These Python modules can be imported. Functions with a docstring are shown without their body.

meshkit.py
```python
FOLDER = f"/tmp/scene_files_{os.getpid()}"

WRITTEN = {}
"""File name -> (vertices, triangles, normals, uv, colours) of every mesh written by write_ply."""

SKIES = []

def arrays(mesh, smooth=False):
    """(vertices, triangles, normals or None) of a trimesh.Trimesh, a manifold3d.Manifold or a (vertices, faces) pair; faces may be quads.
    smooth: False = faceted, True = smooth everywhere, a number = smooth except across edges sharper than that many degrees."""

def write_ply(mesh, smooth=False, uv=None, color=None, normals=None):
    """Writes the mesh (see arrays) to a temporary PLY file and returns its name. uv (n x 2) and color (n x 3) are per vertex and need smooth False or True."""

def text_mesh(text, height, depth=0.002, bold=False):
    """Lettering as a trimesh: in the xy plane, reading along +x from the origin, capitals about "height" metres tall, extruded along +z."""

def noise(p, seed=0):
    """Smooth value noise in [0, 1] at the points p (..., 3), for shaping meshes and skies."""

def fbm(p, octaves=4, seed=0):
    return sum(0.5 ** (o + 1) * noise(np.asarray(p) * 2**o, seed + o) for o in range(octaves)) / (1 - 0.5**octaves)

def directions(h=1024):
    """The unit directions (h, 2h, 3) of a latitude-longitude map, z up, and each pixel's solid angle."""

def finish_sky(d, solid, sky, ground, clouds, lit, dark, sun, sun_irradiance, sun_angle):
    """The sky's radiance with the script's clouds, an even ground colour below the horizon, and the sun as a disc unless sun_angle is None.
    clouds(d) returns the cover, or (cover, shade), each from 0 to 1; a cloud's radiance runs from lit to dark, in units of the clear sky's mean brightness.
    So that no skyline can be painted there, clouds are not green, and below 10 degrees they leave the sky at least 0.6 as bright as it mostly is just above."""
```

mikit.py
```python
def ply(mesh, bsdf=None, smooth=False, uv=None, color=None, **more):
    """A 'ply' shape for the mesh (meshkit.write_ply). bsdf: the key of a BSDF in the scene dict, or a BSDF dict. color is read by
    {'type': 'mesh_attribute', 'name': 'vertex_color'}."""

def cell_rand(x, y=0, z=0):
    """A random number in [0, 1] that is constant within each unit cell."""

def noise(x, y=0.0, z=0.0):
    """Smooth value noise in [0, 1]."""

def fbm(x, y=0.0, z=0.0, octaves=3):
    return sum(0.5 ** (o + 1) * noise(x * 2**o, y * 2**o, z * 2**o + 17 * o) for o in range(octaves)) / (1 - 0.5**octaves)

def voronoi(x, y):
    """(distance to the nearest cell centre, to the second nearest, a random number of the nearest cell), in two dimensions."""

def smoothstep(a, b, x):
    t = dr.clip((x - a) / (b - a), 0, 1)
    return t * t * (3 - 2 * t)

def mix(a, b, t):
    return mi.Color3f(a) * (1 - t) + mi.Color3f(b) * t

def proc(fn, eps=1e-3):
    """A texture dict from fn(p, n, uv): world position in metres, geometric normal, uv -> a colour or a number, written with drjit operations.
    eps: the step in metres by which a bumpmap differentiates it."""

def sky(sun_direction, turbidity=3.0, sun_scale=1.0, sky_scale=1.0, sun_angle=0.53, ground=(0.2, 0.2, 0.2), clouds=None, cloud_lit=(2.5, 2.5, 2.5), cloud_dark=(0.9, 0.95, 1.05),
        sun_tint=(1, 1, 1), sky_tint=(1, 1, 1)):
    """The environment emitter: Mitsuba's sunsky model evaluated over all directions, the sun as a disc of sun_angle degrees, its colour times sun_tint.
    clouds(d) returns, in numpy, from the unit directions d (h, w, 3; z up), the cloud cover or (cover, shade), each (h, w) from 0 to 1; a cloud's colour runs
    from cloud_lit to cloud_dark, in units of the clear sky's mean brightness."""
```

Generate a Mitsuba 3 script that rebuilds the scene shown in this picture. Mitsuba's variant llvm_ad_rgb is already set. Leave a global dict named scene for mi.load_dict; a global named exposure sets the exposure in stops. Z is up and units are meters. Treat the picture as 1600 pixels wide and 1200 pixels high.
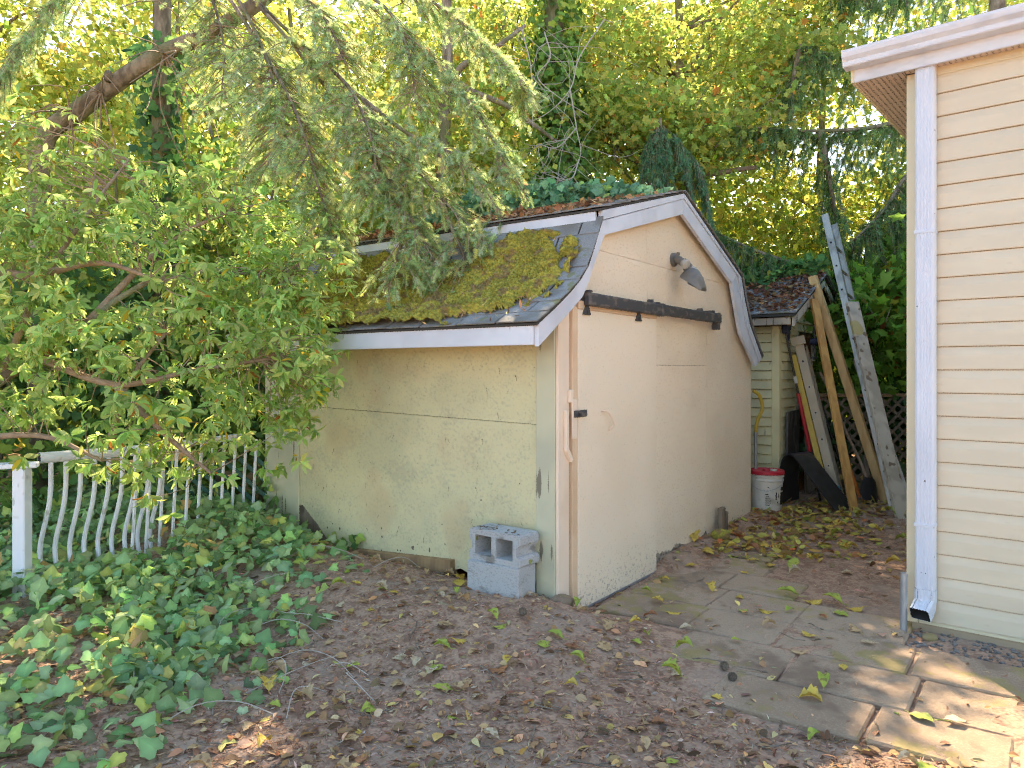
import math, numpy as np, trimesh, mitsuba as mi, drjit as dr, mikit, meshkit
from mikit import noise, fbm, voronoi, cell_rand, smoothstep, mix
from shapely.geometry import Polygon, box as sbox
from shapely.ops import unary_union

# ---------------------------------------------------------------- camera, sky, exposure
T = mi.ScalarTransform4f
EYE = 1.51
scene, labels = {}, {}
scene['camera'] = {'type': 'perspective', 'fov': 69.63, 'fov_axis': 'x', 'near_clip': 0.05, 'far_clip': 2000.0,
                   'principal_point_offset_x': 0.0, 'principal_point_offset_y': 0.0167,
                   'to_world': T().look_at(origin=[0, 0, EYE], target=[0, 1, EYE], up=[0, 0, 1])}
SUN = (0.0, 0.695, 0.719)
scene['sky'] = mikit.sky(SUN, turbidity=3.0, sun_scale=0.7, sky_scale=1.0, sun_tint=(1.0, 0.95, 0.86), sky_tint=(1.20, 1.0, 0.78))
exposure = 4.0

R = np.random.default_rng(20240611)

# ---------------------------------------------------------------- mesh helpers
def cat(ms):
    vs, fs, k = [], [], 0
    for v, f in ms:
        vs.append(v); fs.append(np.asarray(f) + k); k += len(v)
    return np.vstack(vs), np.vstack(fs)
def xf(M, m):
    return m[0] @ M[:3, :3].T + M[:3, 3], m[1]
def frame(x, y, z, o):
    M = np.eye(4); M[:3, 0], M[:3, 1], M[:3, 2], M[:3, 3] = x, y, z, o
    return M
def unit(v):
    v = np.asarray(v, float); return v / (np.linalg.norm(v, axis=-1, keepdims=True) + 1e-12)
def hull(p):
    t = trimesh.convex.convex_hull(np.asarray(p, float)); return np.array(t.vertices), np.array(t.faces)
def cbox(x0, x1, y0, y1, z0, z1, ch=0.004):
    c = np.array([(x0 + x1) / 2, (y0 + y1) / 2, (z0 + z1) / 2]); h = np.array([x1 - x0, y1 - y0, z1 - z0]) / 2
    ch = min(ch, h.min() * 0.45); p = []
    for sx in (-1, 1):
        for sy in (-1, 1):
            for sz in (-1, 1):
                for k in range(3):
                    q = h - ch; q[k] = h[k]; p.append(c + q * (sx, sy, sz))
    return hull(p)
def beam(p0, p1, w, h, up=(0, 0, 1), ch=0.003):
    p0, p1 = np.asarray(p0, float), np.asarray(p1, float); a = p1 - p0; L = np.linalg.norm(a); a = a / L
    s = unit(np.cross(a, up)); u = np.cross(s, a)
    return xf(frame(a, s, u, p0), cbox(0, L, -w / 2, w / 2, -h / 2, h / 2, ch))
def tube(pts, rad, sides=6, cap=True):
    p = np.asarray(pts, float); n = len(p); rad = np.broadcast_to(rad, (n,)).astype(float)
    t = unit(np.gradient(p, axis=0)); a = np.cross(t[0], [0, 0, 1.0] if abs(t[0][2]) < 0.9 else [1.0, 0, 0]); V = []
    for i in range(n):
        a = unit(a - t[i] * np.dot(a, t[i])); b = np.cross(t[i], a); g = np.arange(sides) * 2 * np.pi / sides
        V.append(p[i] + rad[i] * (np.cos(g)[:, None] * a + np.sin(g)[:, None] * b))
    V = np.vstack(V); F = []
    for i in range(n - 1):
        j = np.arange(sides); k = (j + 1) % sides
        F += [np.stack([i * sides + j, i * sides + k, (i + 1) * sides + k], 1), np.stack([i * sides + j, (i + 1) * sides + k, (i + 1) * sides + j], 1)]
    if cap:
        c0, c1 = len(V), len(V) + 1; V = np.vstack([V, p[0], p[-1]]); j = np.arange(sides); k = (j + 1) % sides
        F += [np.stack([j * 0 + c0, k, j], 1), np.stack([j * 0 + c1, (n - 1) * sides + j, (n - 1) * sides + k], 1)]
    return V, np.vstack(F)
def curve(ctrl, n=24):
    """smooth path through control points (Catmull-Rom)"""
    c = np.asarray(ctrl, float); c = np.vstack([2 * c[0] - c[1], c, 2 * c[-1] - c[-2]]); out = []
    m = len(c) - 3; per = max(2, n // m)
    for i in range(m):
        p0, p1, p2, p3 = c[i:i + 4]; t = np.linspace(0, 1, per, endpoint=(i == m - 1))[:, None]
        out.append(0.5 * (2 * p1 + (p2 - p0) * t + (2 * p0 - 5 * p1 + 4 * p2 - p3) * t ** 2 + (3 * p1 - p0 - 3 * p2 + p3) * t ** 3))
    return np.vstack(out)
def prism(poly, a0, a1, axis='y'):
    """extrude a 2-D outline: axis y -> outline in (x,z); axis x -> outline in (y,z); axis z -> outline in (x,y)"""
    g = poly if hasattr(poly, 'exterior') else Polygon(poly)
    if not g.is_valid: g = g.buffer(0)
    t = trimesh.creation.extrude_polygon(g, abs(a1 - a0), engine='earcut'); v = np.array(t.vertices); f = np.array(t.faces); lo = min(a0, a1)
    if axis == 'y': v = np.stack([v[:, 0], lo + v[:, 2], v[:, 1]], 1); f = f[:, ::-1]
    elif axis == 'x': v = np.stack([lo + v[:, 2], v[:, 0], v[:, 1]], 1)
    else: v = v + [0, 0, lo]
    return v, f
def revolve(prof, n=28):
    prof = np.asarray(prof, float); g = np.arange(n) * 2 * np.pi / n; m = len(prof)
    V = np.stack([prof[:, None, 0] * np.cos(g), prof[:, None, 0] * np.sin(g), np.broadcast_to(prof[:, None, 1], (m, n))], -1).reshape(-1, 3); F = []
    for i in range(m - 1):
        j = np.arange(n); k = (j + 1) % n
        F += [np.stack([i * n + j, i * n + k, (i + 1) * n + k], 1), np.stack([i * n + j, (i + 1) * n + k, (i + 1) * n + j], 1)]
    return V, np.vstack(F)

def num(key):
    if key not in scene and key not in used: return key
    i = 1
    while f'{key}_{i:03d}' in scene or f'{key}_{i:03d}' in used: i += 1
    return f'{key}_{i:03d}'
used = set()
def thing(name, label, cat_, group=None):
    k = num(name); used.add(k); labels[k] = {'label': label, 'category': cat_}
    if group: labels[k]['group'] = group
    return k
def obj(name, mesh, bsdf, parent=None, smooth=False, M=None, kind=None, label=None, color=None, cat_=None, group=None):
    k = num(f'{parent}__{name}' if parent else name); used.add(k)
    if M is not None: mesh = xf(M, mesh)
    scene[k] = mikit.ply(mesh, bsdf, smooth=smooth, color=color)
    e = {}
    if kind: e['kind'] = kind
    if label: e['label'] = label
    if cat_: e['category'] = cat_
    if group: e['group'] = group
    if e: labels[k] = e
    return k

# ---------------------------------------------------------------- leaf helpers
def fan(outline, mid=None):
    """flat outline (x across, y along) -> fan mesh, slightly cupped"""
    o = np.array(outline, float); c = np.array([[0, o[:, 1].mean()]]) if mid is None else np.array([mid]); p = np.vstack([c, o])
    z = -0.22 * np.abs(p[:, 0]) - 0.10 * p[:, 1] ** 2
    n = len(o); i = np.arange(n)
    return np.column_stack([p, z]), np.stack([i * 0, 1 + i, 1 + (i + 1) % n], 1)
def sym(h):
    h = np.array(h, float); r = h.copy()[::-1]; r = r[(r[:, 0] != 0)]; r[:, 0] *= -1; return np.vstack([h, r])
LEAF2 = (np.array([[0, 0, 0], [.33, .45, -.08], [0, 1, -.05], [-.33, .45, -.08]], float), np.array([[0, 1, 2], [0, 2, 3]]))
def lance():
    st = [(0, 0, 0), (.11, .3, .03), (.15, .58, .02), (.09, .84, -.04)]; V = [(0, 0, 0)]; F = []
    for w, y, z in st[1:]: V += [(-w, y, z + .05), (0, y, z), (w, y, z + .05)]
    V.append((0, 1, -.14)); F += [(0, 2, 1), (0, 3, 2)]
    for k in (1, 4): F += [(k, k + 1, k + 4), (k, k + 4, k + 3), (k + 1, k + 2, k + 5), (k + 1, k + 5, k + 4)]
    F += [(7, 8, 10), (8, 9, 10)]
    return np.array(V, float), np.array(F)
LANCE = lance()
IVY = fan(sym([(0, .09), (.24, -.05), (.46, .06), (.46, .24), (.56, .43), (.36, .55), (.20, .78), (0, 1.0)]), (0, .36))
MAPLE = fan(sym([(0, 0), (.42, .02), (.28, .24), (.58, .52), (.22, .62), (0, 1.0)]), (0, .34))
OVATE = fan(sym([(0, 0), (.2, .12), (.3, .38), (.22, .7), (.08, .92), (0, 1.0)]), (0, .45))
def place(tpl, pos, along, nrm, size, widen=1.0):
    V, F = tpl; a = unit(along); s = unit(np.cross(a, nrm)); n = np.cross(s, a); size = np.broadcast_to(size, (len(pos),))
    w = np.broadcast_to(widen, (len(pos),))
    P = pos[:, None] + size[:, None, None] * (V[None, :, :1] * w[:, None, None] * s[:, None] + V[None, :, 1:2] * a[:, None] + V[None, :, 2:] * n[:, None])
    return P.reshape(-1, 3), (F[None] + (np.arange(len(pos)) * len(V))[:, None, None]).reshape(-1, 3)
def rndir(n, up=0.0, spread=1.0):
    return unit(R.normal(size=(n, 3)) * spread + [0, 0, up])
def pal(n, cols, jit=0.16, rep=1):
    """per-leaf colours: cols = [(rgb, weight)]"""
    w = np.array([c[1] for c in cols], float); c = np.array([c[0] for c in cols])[R.choice(len(cols), n, p=w / w.sum())]
    c = c * np.exp(R.normal(0, jit, (n, 1))) * np.exp(R.normal(0, jit * 0.4, (n, 3)))
    return np.repeat(np.clip(c, 0.004, 0.9), rep, 0)
def ell(n, c, r, shell=0.5):
    q = unit(R.normal(size=(n, 3))) * (R.random((n, 1)) ** (1 / 3.0 * (1 - shell) + 0.001 + 0.0)) ; return np.asarray(c) + q * np.asarray(r)
# ---------------------------------------------------------------- materials
def rgb(*c): return {'type': 'rgb', 'value': list(c)}
def pr(fn, eps=1e-3): return mikit.proc(fn, eps)
def mat(name, color, rough=0.7, bump=None, bscale=1.0, metallic=0.0, spec=0.5, two=True, eps=1e-3, **kw):
    b = {'type': 'principled', 'base_color': color if isinstance(color, dict) else rgb(*color), 'roughness': rough, 'metallic': metallic, 'specular': spec, **kw}
    if bump is not None: b = {'type': 'bumpmap', 'arbitrary': pr(bump, eps), 'scale': bscale, 'bsdf': b}
    scene[name] = {'type': 'twosided', 'bsdf': b} if two else b
VC = {'type': 'mesh_attribute', 'name': 'vertex_color'}
def leafmat(name, rough=0.5, trans=1.0, spec=True):
    scene[name] = {'type': 'principledthin', 'base_color': VC, 'roughness': rough, 'diff_trans': trans, 'eta': 1.4, 'spec_trans': 0.0}
leafmat('m_leaf', 0.5, 1.15); leafmat('m_leaf_thick', 0.36, 0.85); leafmat('m_needle', 0.55, 1.1); leafmat('m_leaf_shrub', 0.4, 1.2)
scene['m_flake'] = {'type': 'twosided', 'bsdf': {'type': 'diffuse', 'reflectance': VC}}

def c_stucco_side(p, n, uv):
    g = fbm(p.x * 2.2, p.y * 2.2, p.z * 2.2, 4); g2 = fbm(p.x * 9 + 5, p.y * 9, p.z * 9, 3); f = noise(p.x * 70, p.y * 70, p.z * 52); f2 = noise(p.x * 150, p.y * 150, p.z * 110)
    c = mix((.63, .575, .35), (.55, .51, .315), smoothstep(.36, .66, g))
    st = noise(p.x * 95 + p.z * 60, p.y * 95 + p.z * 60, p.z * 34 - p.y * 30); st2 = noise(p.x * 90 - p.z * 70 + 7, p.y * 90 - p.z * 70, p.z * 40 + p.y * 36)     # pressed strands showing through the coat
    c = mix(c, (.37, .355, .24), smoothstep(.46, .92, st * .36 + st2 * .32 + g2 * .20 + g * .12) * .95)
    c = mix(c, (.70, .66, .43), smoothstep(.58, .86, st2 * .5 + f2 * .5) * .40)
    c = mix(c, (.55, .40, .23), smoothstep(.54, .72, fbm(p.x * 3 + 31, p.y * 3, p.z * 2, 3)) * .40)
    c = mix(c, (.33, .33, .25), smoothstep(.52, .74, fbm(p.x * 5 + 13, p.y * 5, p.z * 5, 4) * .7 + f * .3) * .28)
    fl = noise(p.x * 44 + 9, p.y * 44, p.z * 30) * .6 + noise(p.x * 19, p.y * 19 + 3, p.z * 15) * .4      # flaked paint near the foot of the wall
    return mix(c, (.15, .115, .085), smoothstep(.84, .87, fl + smoothstep(.50, .26, p.z) * .17 - .05))
def b_stucco(p, n, uv):
    return fbm(p.x * 55, p.y * 55, p.z * 55, 3) + .7 * noise(p.x * 24, p.y * 24, p.z * 24)
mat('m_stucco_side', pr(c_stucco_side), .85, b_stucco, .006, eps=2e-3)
def c_stucco_front(p, n, uv):
    g = fbm(p.x * 1.6, p.y * 1.6, p.z * 1.6, 4); s = noise(p.x * 75, p.y * 75, p.z * 75)
    c = mix((.775, .66, .51), (.725, .61, .46), smoothstep(.4, .62, g))
    c = mix(c, (.60, .46, .32), smoothstep(.55, .85, s * .6 + noise(p.x * 150, p.y * 150, p.z * 150) * .4) * .65)
    dirt = noise(p.x * 85, p.y * 85, p.z * 70) * .6 + fbm(p.x * 12, p.y * 12, p.z * 12, 2) * .4
    c = mix(c, (.17, .145, .125), smoothstep(.86, .97, dirt + smoothstep(.26, .0, p.z) * .32))
    return c
mat('m_stucco_front', pr(c_stucco_front), .85, b_stucco, .0055, eps=2e-3)
def c_door(p, n, uv):
    g = fbm(p.x * 1.3, p.y * 1.3, p.z * 1.1, 3); s = noise(p.x * 120, p.y * 120, p.z * 90)
    c = mix((.78, .665, .52), (.735, .62, .475), smoothstep(.38, .62, g))
    c = mix(c, (.66, .53, .39), smoothstep(.62, .80, s * .6 + noise(p.x * 55, p.y * 55, p.z * 55) * .4) * .4)
    dirt = noise(p.x * 210, p.y * 210, p.z * 190) * .5 + noise(p.x * 60, p.y * 60, p.z * 50) * .5
    c = mix(c, (.30, .25, .20), smoothstep(.80, .92, dirt + smoothstep(.50, .0, p.z) * .24) * .7)
    return c
mat('m_door', pr(c_door), .6, lambda p, n, uv: fbm(p.x * 45, p.y * 45, p.z * 22, 2), .0016)
def grain(p, k=1.0): return fbm(p.x * 42 * k, p.y * 42 * k, p.z * 2.4 * k, 3)
def painted(name, c0, c1, wood=(.30, .22, .15), wear=.74, rough=.62, bs=.0016):
    def col(p, n, uv):
        g = grain(p); c = mix(c0, c1, smoothstep(.35, .65, fbm(p.x * 5, p.y * 5, p.z * 3, 3)))
        return mix(c, wood, smoothstep(wear, wear + .05, g * .65 + noise(p.x * 13, p.y * 13, p.z * 5) * .4))
    mat(name, pr(col), rough, lambda p, n, uv: grain(p), bs)
painted('m_trim_green', (.53, .51, .36), (.46, .45, .33), (.20, .18, .13), .70)
painted('m_trim_peach', (.76, .63, .50), (.72, .58, .44), (.33, .20, .12), .74)
painted('m_trim_tan', (.66, .49, .33), (.60, .43, .28), (.28, .17, .11), .74)
painted('m_trim_white', (.59, .625, .70), (.52, .545, .61), (.30, .28, .27), .76, .5)
painted('m_trim_yellow', (.66, .59, .33), (.58, .52, .30), (.3, .26, .18), .74)
painted('m_siding_yellow', (.66, .60, .34), (.56, .51, .30), (.33, .30, .21), .72)
painted('m_old_white', (.60, .58, .52), (.46, .43, .37), (.17, .14, .11), .60)
painted('m_eave_wood', (.48, .42, .33), (.34, .29, .23), (.13, .11, .09), .58)
def c_raw(a, b, c_):
    def f(p, n, uv):
        w = fbm(p.x * 26, p.y * 26, p.z * 1.6, 3); k = noise(p.x * 9 + 4, p.y * 9, p.z * 2.2)
        return mix(mix(a, b, smoothstep(.35, .65, w)), c_, smoothstep(.86, .93, k) * .8)
    return f
mat('m_cedar', pr(c_raw((.62, .36, .11), (.48, .25, .075), (.20, .09, .03))), .6, lambda p, n, uv: fbm(p.x * 40, p.y * 40, p.z * 3, 2), .001)
mat('m_cedar_pale', pr(c_raw((.66, .45, .20), (.56, .34, .14), (.26, .14, .06))), .6, lambda p, n, uv: fbm(p.x * 40, p.y * 40, p.z * 3, 2), .001)
mat('m_weathered', pr(c_raw((.24, .19, .14), (.15, .115, .085), (.08, .06, .045))), .85, lambda p, n, uv: fbm(p.x * 50, p.y * 50, p.z * 6, 3), .004)
mat('m_sill_wood', pr(c_raw((.34, .22, .11), (.24, .15, .08), (.12, .08, .05))), .85, lambda p, n, uv: fbm(p.x * 40, p.y * 40, p.z * 40, 3), .004)
def c_oldboard(p, n, uv):
    s = fbm(p.x * 9 + 3, p.y * 9, p.z * 6, 3); k = noise(p.x * 24, p.y * 24, p.z * 14)
    c = mix((.52, .47, .38), (.40, .355, .28), smoothstep(.4, .62, s)); c = mix(c, (.20, .15, .10), smoothstep(.66, .74, k * .6 + s * .5))
    return mix(c, (.42, .34, .08), smoothstep(.78, .84, noise(p.x * 6, p.y * 6 + 8, p.z * 4)) * .7)
mat('m_old_board', pr(c_oldboard), .8, lambda p, n, uv: fbm(p.x * 40, p.y * 40, p.z * 8, 3), .003)
mat('m_brown_door', pr(c_raw((.22, .09, .05), (.16, .06, .04), (.09, .04, .03))), .5)
def c_vinyl(p, n, uv):
    g = fbm(p.x * 3, p.y * 3, p.z * 9, 3)
    c = mix((.625, .552, .42), (.59, .522, .398), smoothstep(.35, .65, g))
    return mix(c, (.56, .47, .34), smoothstep(.70, .80, noise(p.x * 14, p.y * 14, p.z * 60) * .5 + fbm(p.x * 30, p.y * 30, p.z * 30, 2) * .5) * .35)
mat('m_vinyl', pr(c_vinyl), .48, lambda p, n, uv: fbm(p.x * 14, p.y * 14, p.z * 120, 2), .0003)
mat('m_vinyl_core', (.36, .28, .19), .8); mat('m_vinyl_trim', (.62, .55, .39), .45)
def c_soffit(p, n, uv):
    u = (p.x * .643 + p.y * .766) * 48; v = (p.x * .766 - p.y * .643) * 34
    du, dv = u - dr.floor(u) - .5, v - dr.floor(v) - .5
    return mix((.10, .075, .06), (.58, .47, .40), smoothstep(.04, .075, du * du + dv * dv))
mat('m_soffit', pr(c_soffit), .55)
mat('m_gutter', pr(lambda p, n, uv: mix((.60, .63, .70), (.50, .52, .58), smoothstep(.5, .75, fbm(p.x * 6, p.y * 6, p.z * 14, 3)))), .4)
def c_spout(p, n, uv):
    k = noise(p.x * 70, p.y * 70, p.z * 42) * .6 + fbm(p.x * 20, p.y * 20, p.z * 9, 2) * .4
    c = mix((.63, .67, .76), (.56, .595, .68), fbm(p.x * 9, p.y * 9, p.z * 3, 2))
    return mix(c, (.05, .05, .05), smoothstep(.81, .84, k + smoothstep(.50, .2, p.z) * .14))
mat('m_spout', pr(c_spout), .35)
def c_shingle(p, n, uv):
    s = noise(p.x * 170, p.y * 170, p.z * 170); g = fbm(p.x * 4, p.y * 4, p.z * 4, 3)
    c = mix((.17, .175, .18), (.27, .28, .285), s); c = mix(c, (.13, .12, .10), smoothstep(.5, .7, g) * .7)
    return mix(c, (.16, .17, .06), smoothstep(.64, .72, fbm(p.x * 11, p.y * 11 + 4, p.z * 11, 3)) * .7)
mat('m_shingle', pr(c_shingle), .9, lambda p, n, uv: noise(p.x * 190, p.y * 190, p.z * 190), .002)
mat('m_shingle_edge', (.05, .048, .046), .9)
mat('m_iron', pr(lambda p, n, uv: mix((.05, .05, .058), (.12, .10, .09), smoothstep(.5, .72, fbm(p.x * 22, p.y * 22, p.z * 30, 3)))), .5, lambda p, n, uv: fbm(p.x * 60, p.y * 60, p.z * 60, 2), .001)
mat('m_black', (.014, .014, .016), .42); mat('m_black_rubber', pr(lambda p, n, uv: mix((.012, .012, .014), (.035, .034, .036), fbm(p.x * 12, p.y * 12, p.z * 12, 3))), .45)
mat('m_navy', (.02, .03, .07), .4); mat('m_red', pr(lambda p, n, uv: mix((.46, .02, .03), (.36, .015, .025), fbm(p.x * 20, p.y * 20, p.z * 20, 2))), .38)
mat('m_red_lid', pr(lambda p, n, uv: mix((.50, .025, .045), (.36, .03, .04), smoothstep(.5, .7, fbm(p.x * 18, p.y * 18, p.z * 18, 3)))), .4)
mat('m_orange', (.55, .16, .03), .45); mat('m_yellow', pr(lambda p, n, uv: mix((.58, .40, .04), (.46, .31, .04), fbm(p.x * 14, p.y * 14, p.z * 8, 3))), .45)
mat('m_alu', pr(lambda p, n, uv: mix((.42, .40, .365), (.27, .255, .23), smoothstep(.45, .7, fbm(p.x * 9, p.y * 9, p.z * 5, 3)))), .42, metallic=.75)
mat('m_alu_dull', pr(lambda p, n, uv: mix((.52, .44, .31), (.40, .34, .24), fbm(p.x * 9, p.y * 9, p.z * 5, 3))), .6)
mat('m_teal', (.10, .26, .30), .55); mat('m_green_plastic', (.02, .10, .075), .45)
mat('m_galv', pr(lambda p, n, uv: mix((.30, .32, .35), (.42, .44, .47), noise(p.x * 60, p.y * 60, p.z * 25))), .45, metallic=.6)
mat('m_bucket', pr(lambda p, n, uv: mix((.66, .62, .55), (.46, .42, .36), smoothstep(.55, .75, fbm(p.x * 11, p.y * 11, p.z * 11, 3)))), .45)
mat('m_print', (.03, .03, .035), .5)
mat('m_railing', pr(lambda p, n, uv: mix((.74, .75, .82), (.50, .50, .50), smoothstep(.62, .74, noise(p.x * 34, p.y * 34, p.z * 20) * .5 + fbm(p.x * 9, p.y * 9, p.z * 7, 2) * .5))), .4)
mat('m_dark', (.02, .02, .02), .9)
mat('m_lamp', pr(lambda p, n, uv: mix((.11, .11, .105), (.17, .165, .155), fbm(p.x * 30, p.y * 30, p.z * 30, 2))), .4)
mat('m_lamp_glass', (.40, .39, .36), .12, spec=.7)
mat('m_darkpanel', pr(lambda p, n, uv: mix((.045, .042, .04), (.11, .10, .09), smoothstep(.45, .7, fbm(p.x * 14, p.y * 14, p.z * 5, 3)))), .4)
def c_block(p, n, uv):
    s = noise(p.x * 130, p.y * 130, p.z * 130); g = fbm(p.x * 8, p.y * 8, p.z * 8, 3)
    c = mix((.41, .415, .42), (.28, .28, .28), smoothstep(.40, .85, s * .6 + g * .4))
    c = mix(c, (.16, .14, .115), smoothstep(.60, .70, g) * .7)
    return mix(c, (.22, .25, .08), smoothstep(.80, .86, fbm(p.x * 19 + 3, p.y * 19, p.z * 19, 2)))
mat('m_block', pr(c_block), .92, lambda p, n, uv: fbm(p.x * 110, p.y * 110, p.z * 110, 3), .004)
def c_slab(p, n, uv):
    s = noise(p.x * 160, p.y * 160, p.z * 160); g = fbm(p.x * 2.3, p.y * 2.3, 0, 4); r = fbm(p.x * 14, p.y * 14, 0, 3)
    c = mix((.285, .205, .14), (.36, .27, .19), smoothstep(.35, .65, g * .6 + s * .4))
    c = mix(c, (.19, .13, .09), smoothstep(.46, .66, fbm(p.x * 1.4 + 7, p.y * 1.4, 0, 3) * .6 + r * .4) * .8)
    m = fbm(p.x * 2.1 + 11, p.y * 2.1 + 3, 0, 3) * .62 + r * .38
    return mix(c, (.30, .25, .085), smoothstep(.57, .68, m) * .6)
mat('m_slab', pr(c_slab), .92, lambda p, n, uv: fbm(p.x * 90, p.y * 90, p.z * 90, 3), .0035)
def c_dirt(p, n, uv):
    s = noise(p.x * 95, p.y * 95, 0); g = fbm(p.x * 3.1, p.y * 3.1, 0, 4); r = fbm(p.x * 22, p.y * 22, 0, 3)
    c = mix((.25, .15, .10), (.41, .27, .185), smoothstep(.3, .7, r * .6 + s * .4))
    return mix(c, (.36, .275, .21), smoothstep(.52, .68, g) * .5)
mat('m_dirt', pr(c_dirt), .95, lambda p, n, uv: fbm(p.x * 60, p.y * 60, 0, 4), .012, eps=3e-3)
mat('m_foot', pr(lambda p, n, uv: mix((.30, .25, .20), (.12, .10, .085), smoothstep(.35, .65, noise(p.x * 60, p.y * 60, p.z * 60)))), .95, lambda p, n, uv: fbm(p.x * 60, p.y * 60, p.z * 60, 2), .006)
mat('m_gravel', pr(lambda p, n, uv: mix((.10, .09, .085), (.24, .22, .20), noise(p.x * 80, p.y * 80, 0))), .95)
def c_moss(p, n, uv):
    g = fbm(p.x * 5, p.y * 5, p.z * 5, 3); s = noise(p.x * 90, p.y * 90, p.z * 90); r = fbm(p.x * 13 + 6, p.y * 13, p.z * 13, 3)
    c = mix((.20, .19, .03), (.43, .385, .06), smoothstep(.3, .75, g * .55 + s * .45))
    return mix(c, (.20, .13, .065), smoothstep(.52, .64, r * .75 + g * .25) * .8)
mat('m_moss', pr(c_moss), .95, lambda p, n, uv: fbm(p.x * 120, p.y * 120, p.z * 120, 2), .008)
def c_bark(p, n, uv):
    r = fbm(p.x * 22, p.y * 22, p.z * 6, 3); g = fbm(p.x * 3, p.y * 3, p.z * 3, 2)
    return mix(mix((.13, .10, .07), (.31, .25, .185), smoothstep(.3, .7, r)), (.15, .17, .07), smoothstep(.5, .68, g) * .6)
mat('m_bark', pr(c_bark), .9, lambda p, n, uv: fbm(p.x * 40, p.y * 40, p.z * 12, 3), .008)
mat('m_twig', pr(lambda p, n, uv: mix((.22, .15, .10), (.36, .26, .18), noise(p.x * 30, p.y * 30, p.z * 30))), .85)
mat('m_vine', pr(lambda p, n, uv: mix((.34, .30, .25), (.48, .43, .37), noise(p.x * 25, p.y * 25, p.z * 25))), .85)
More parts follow.
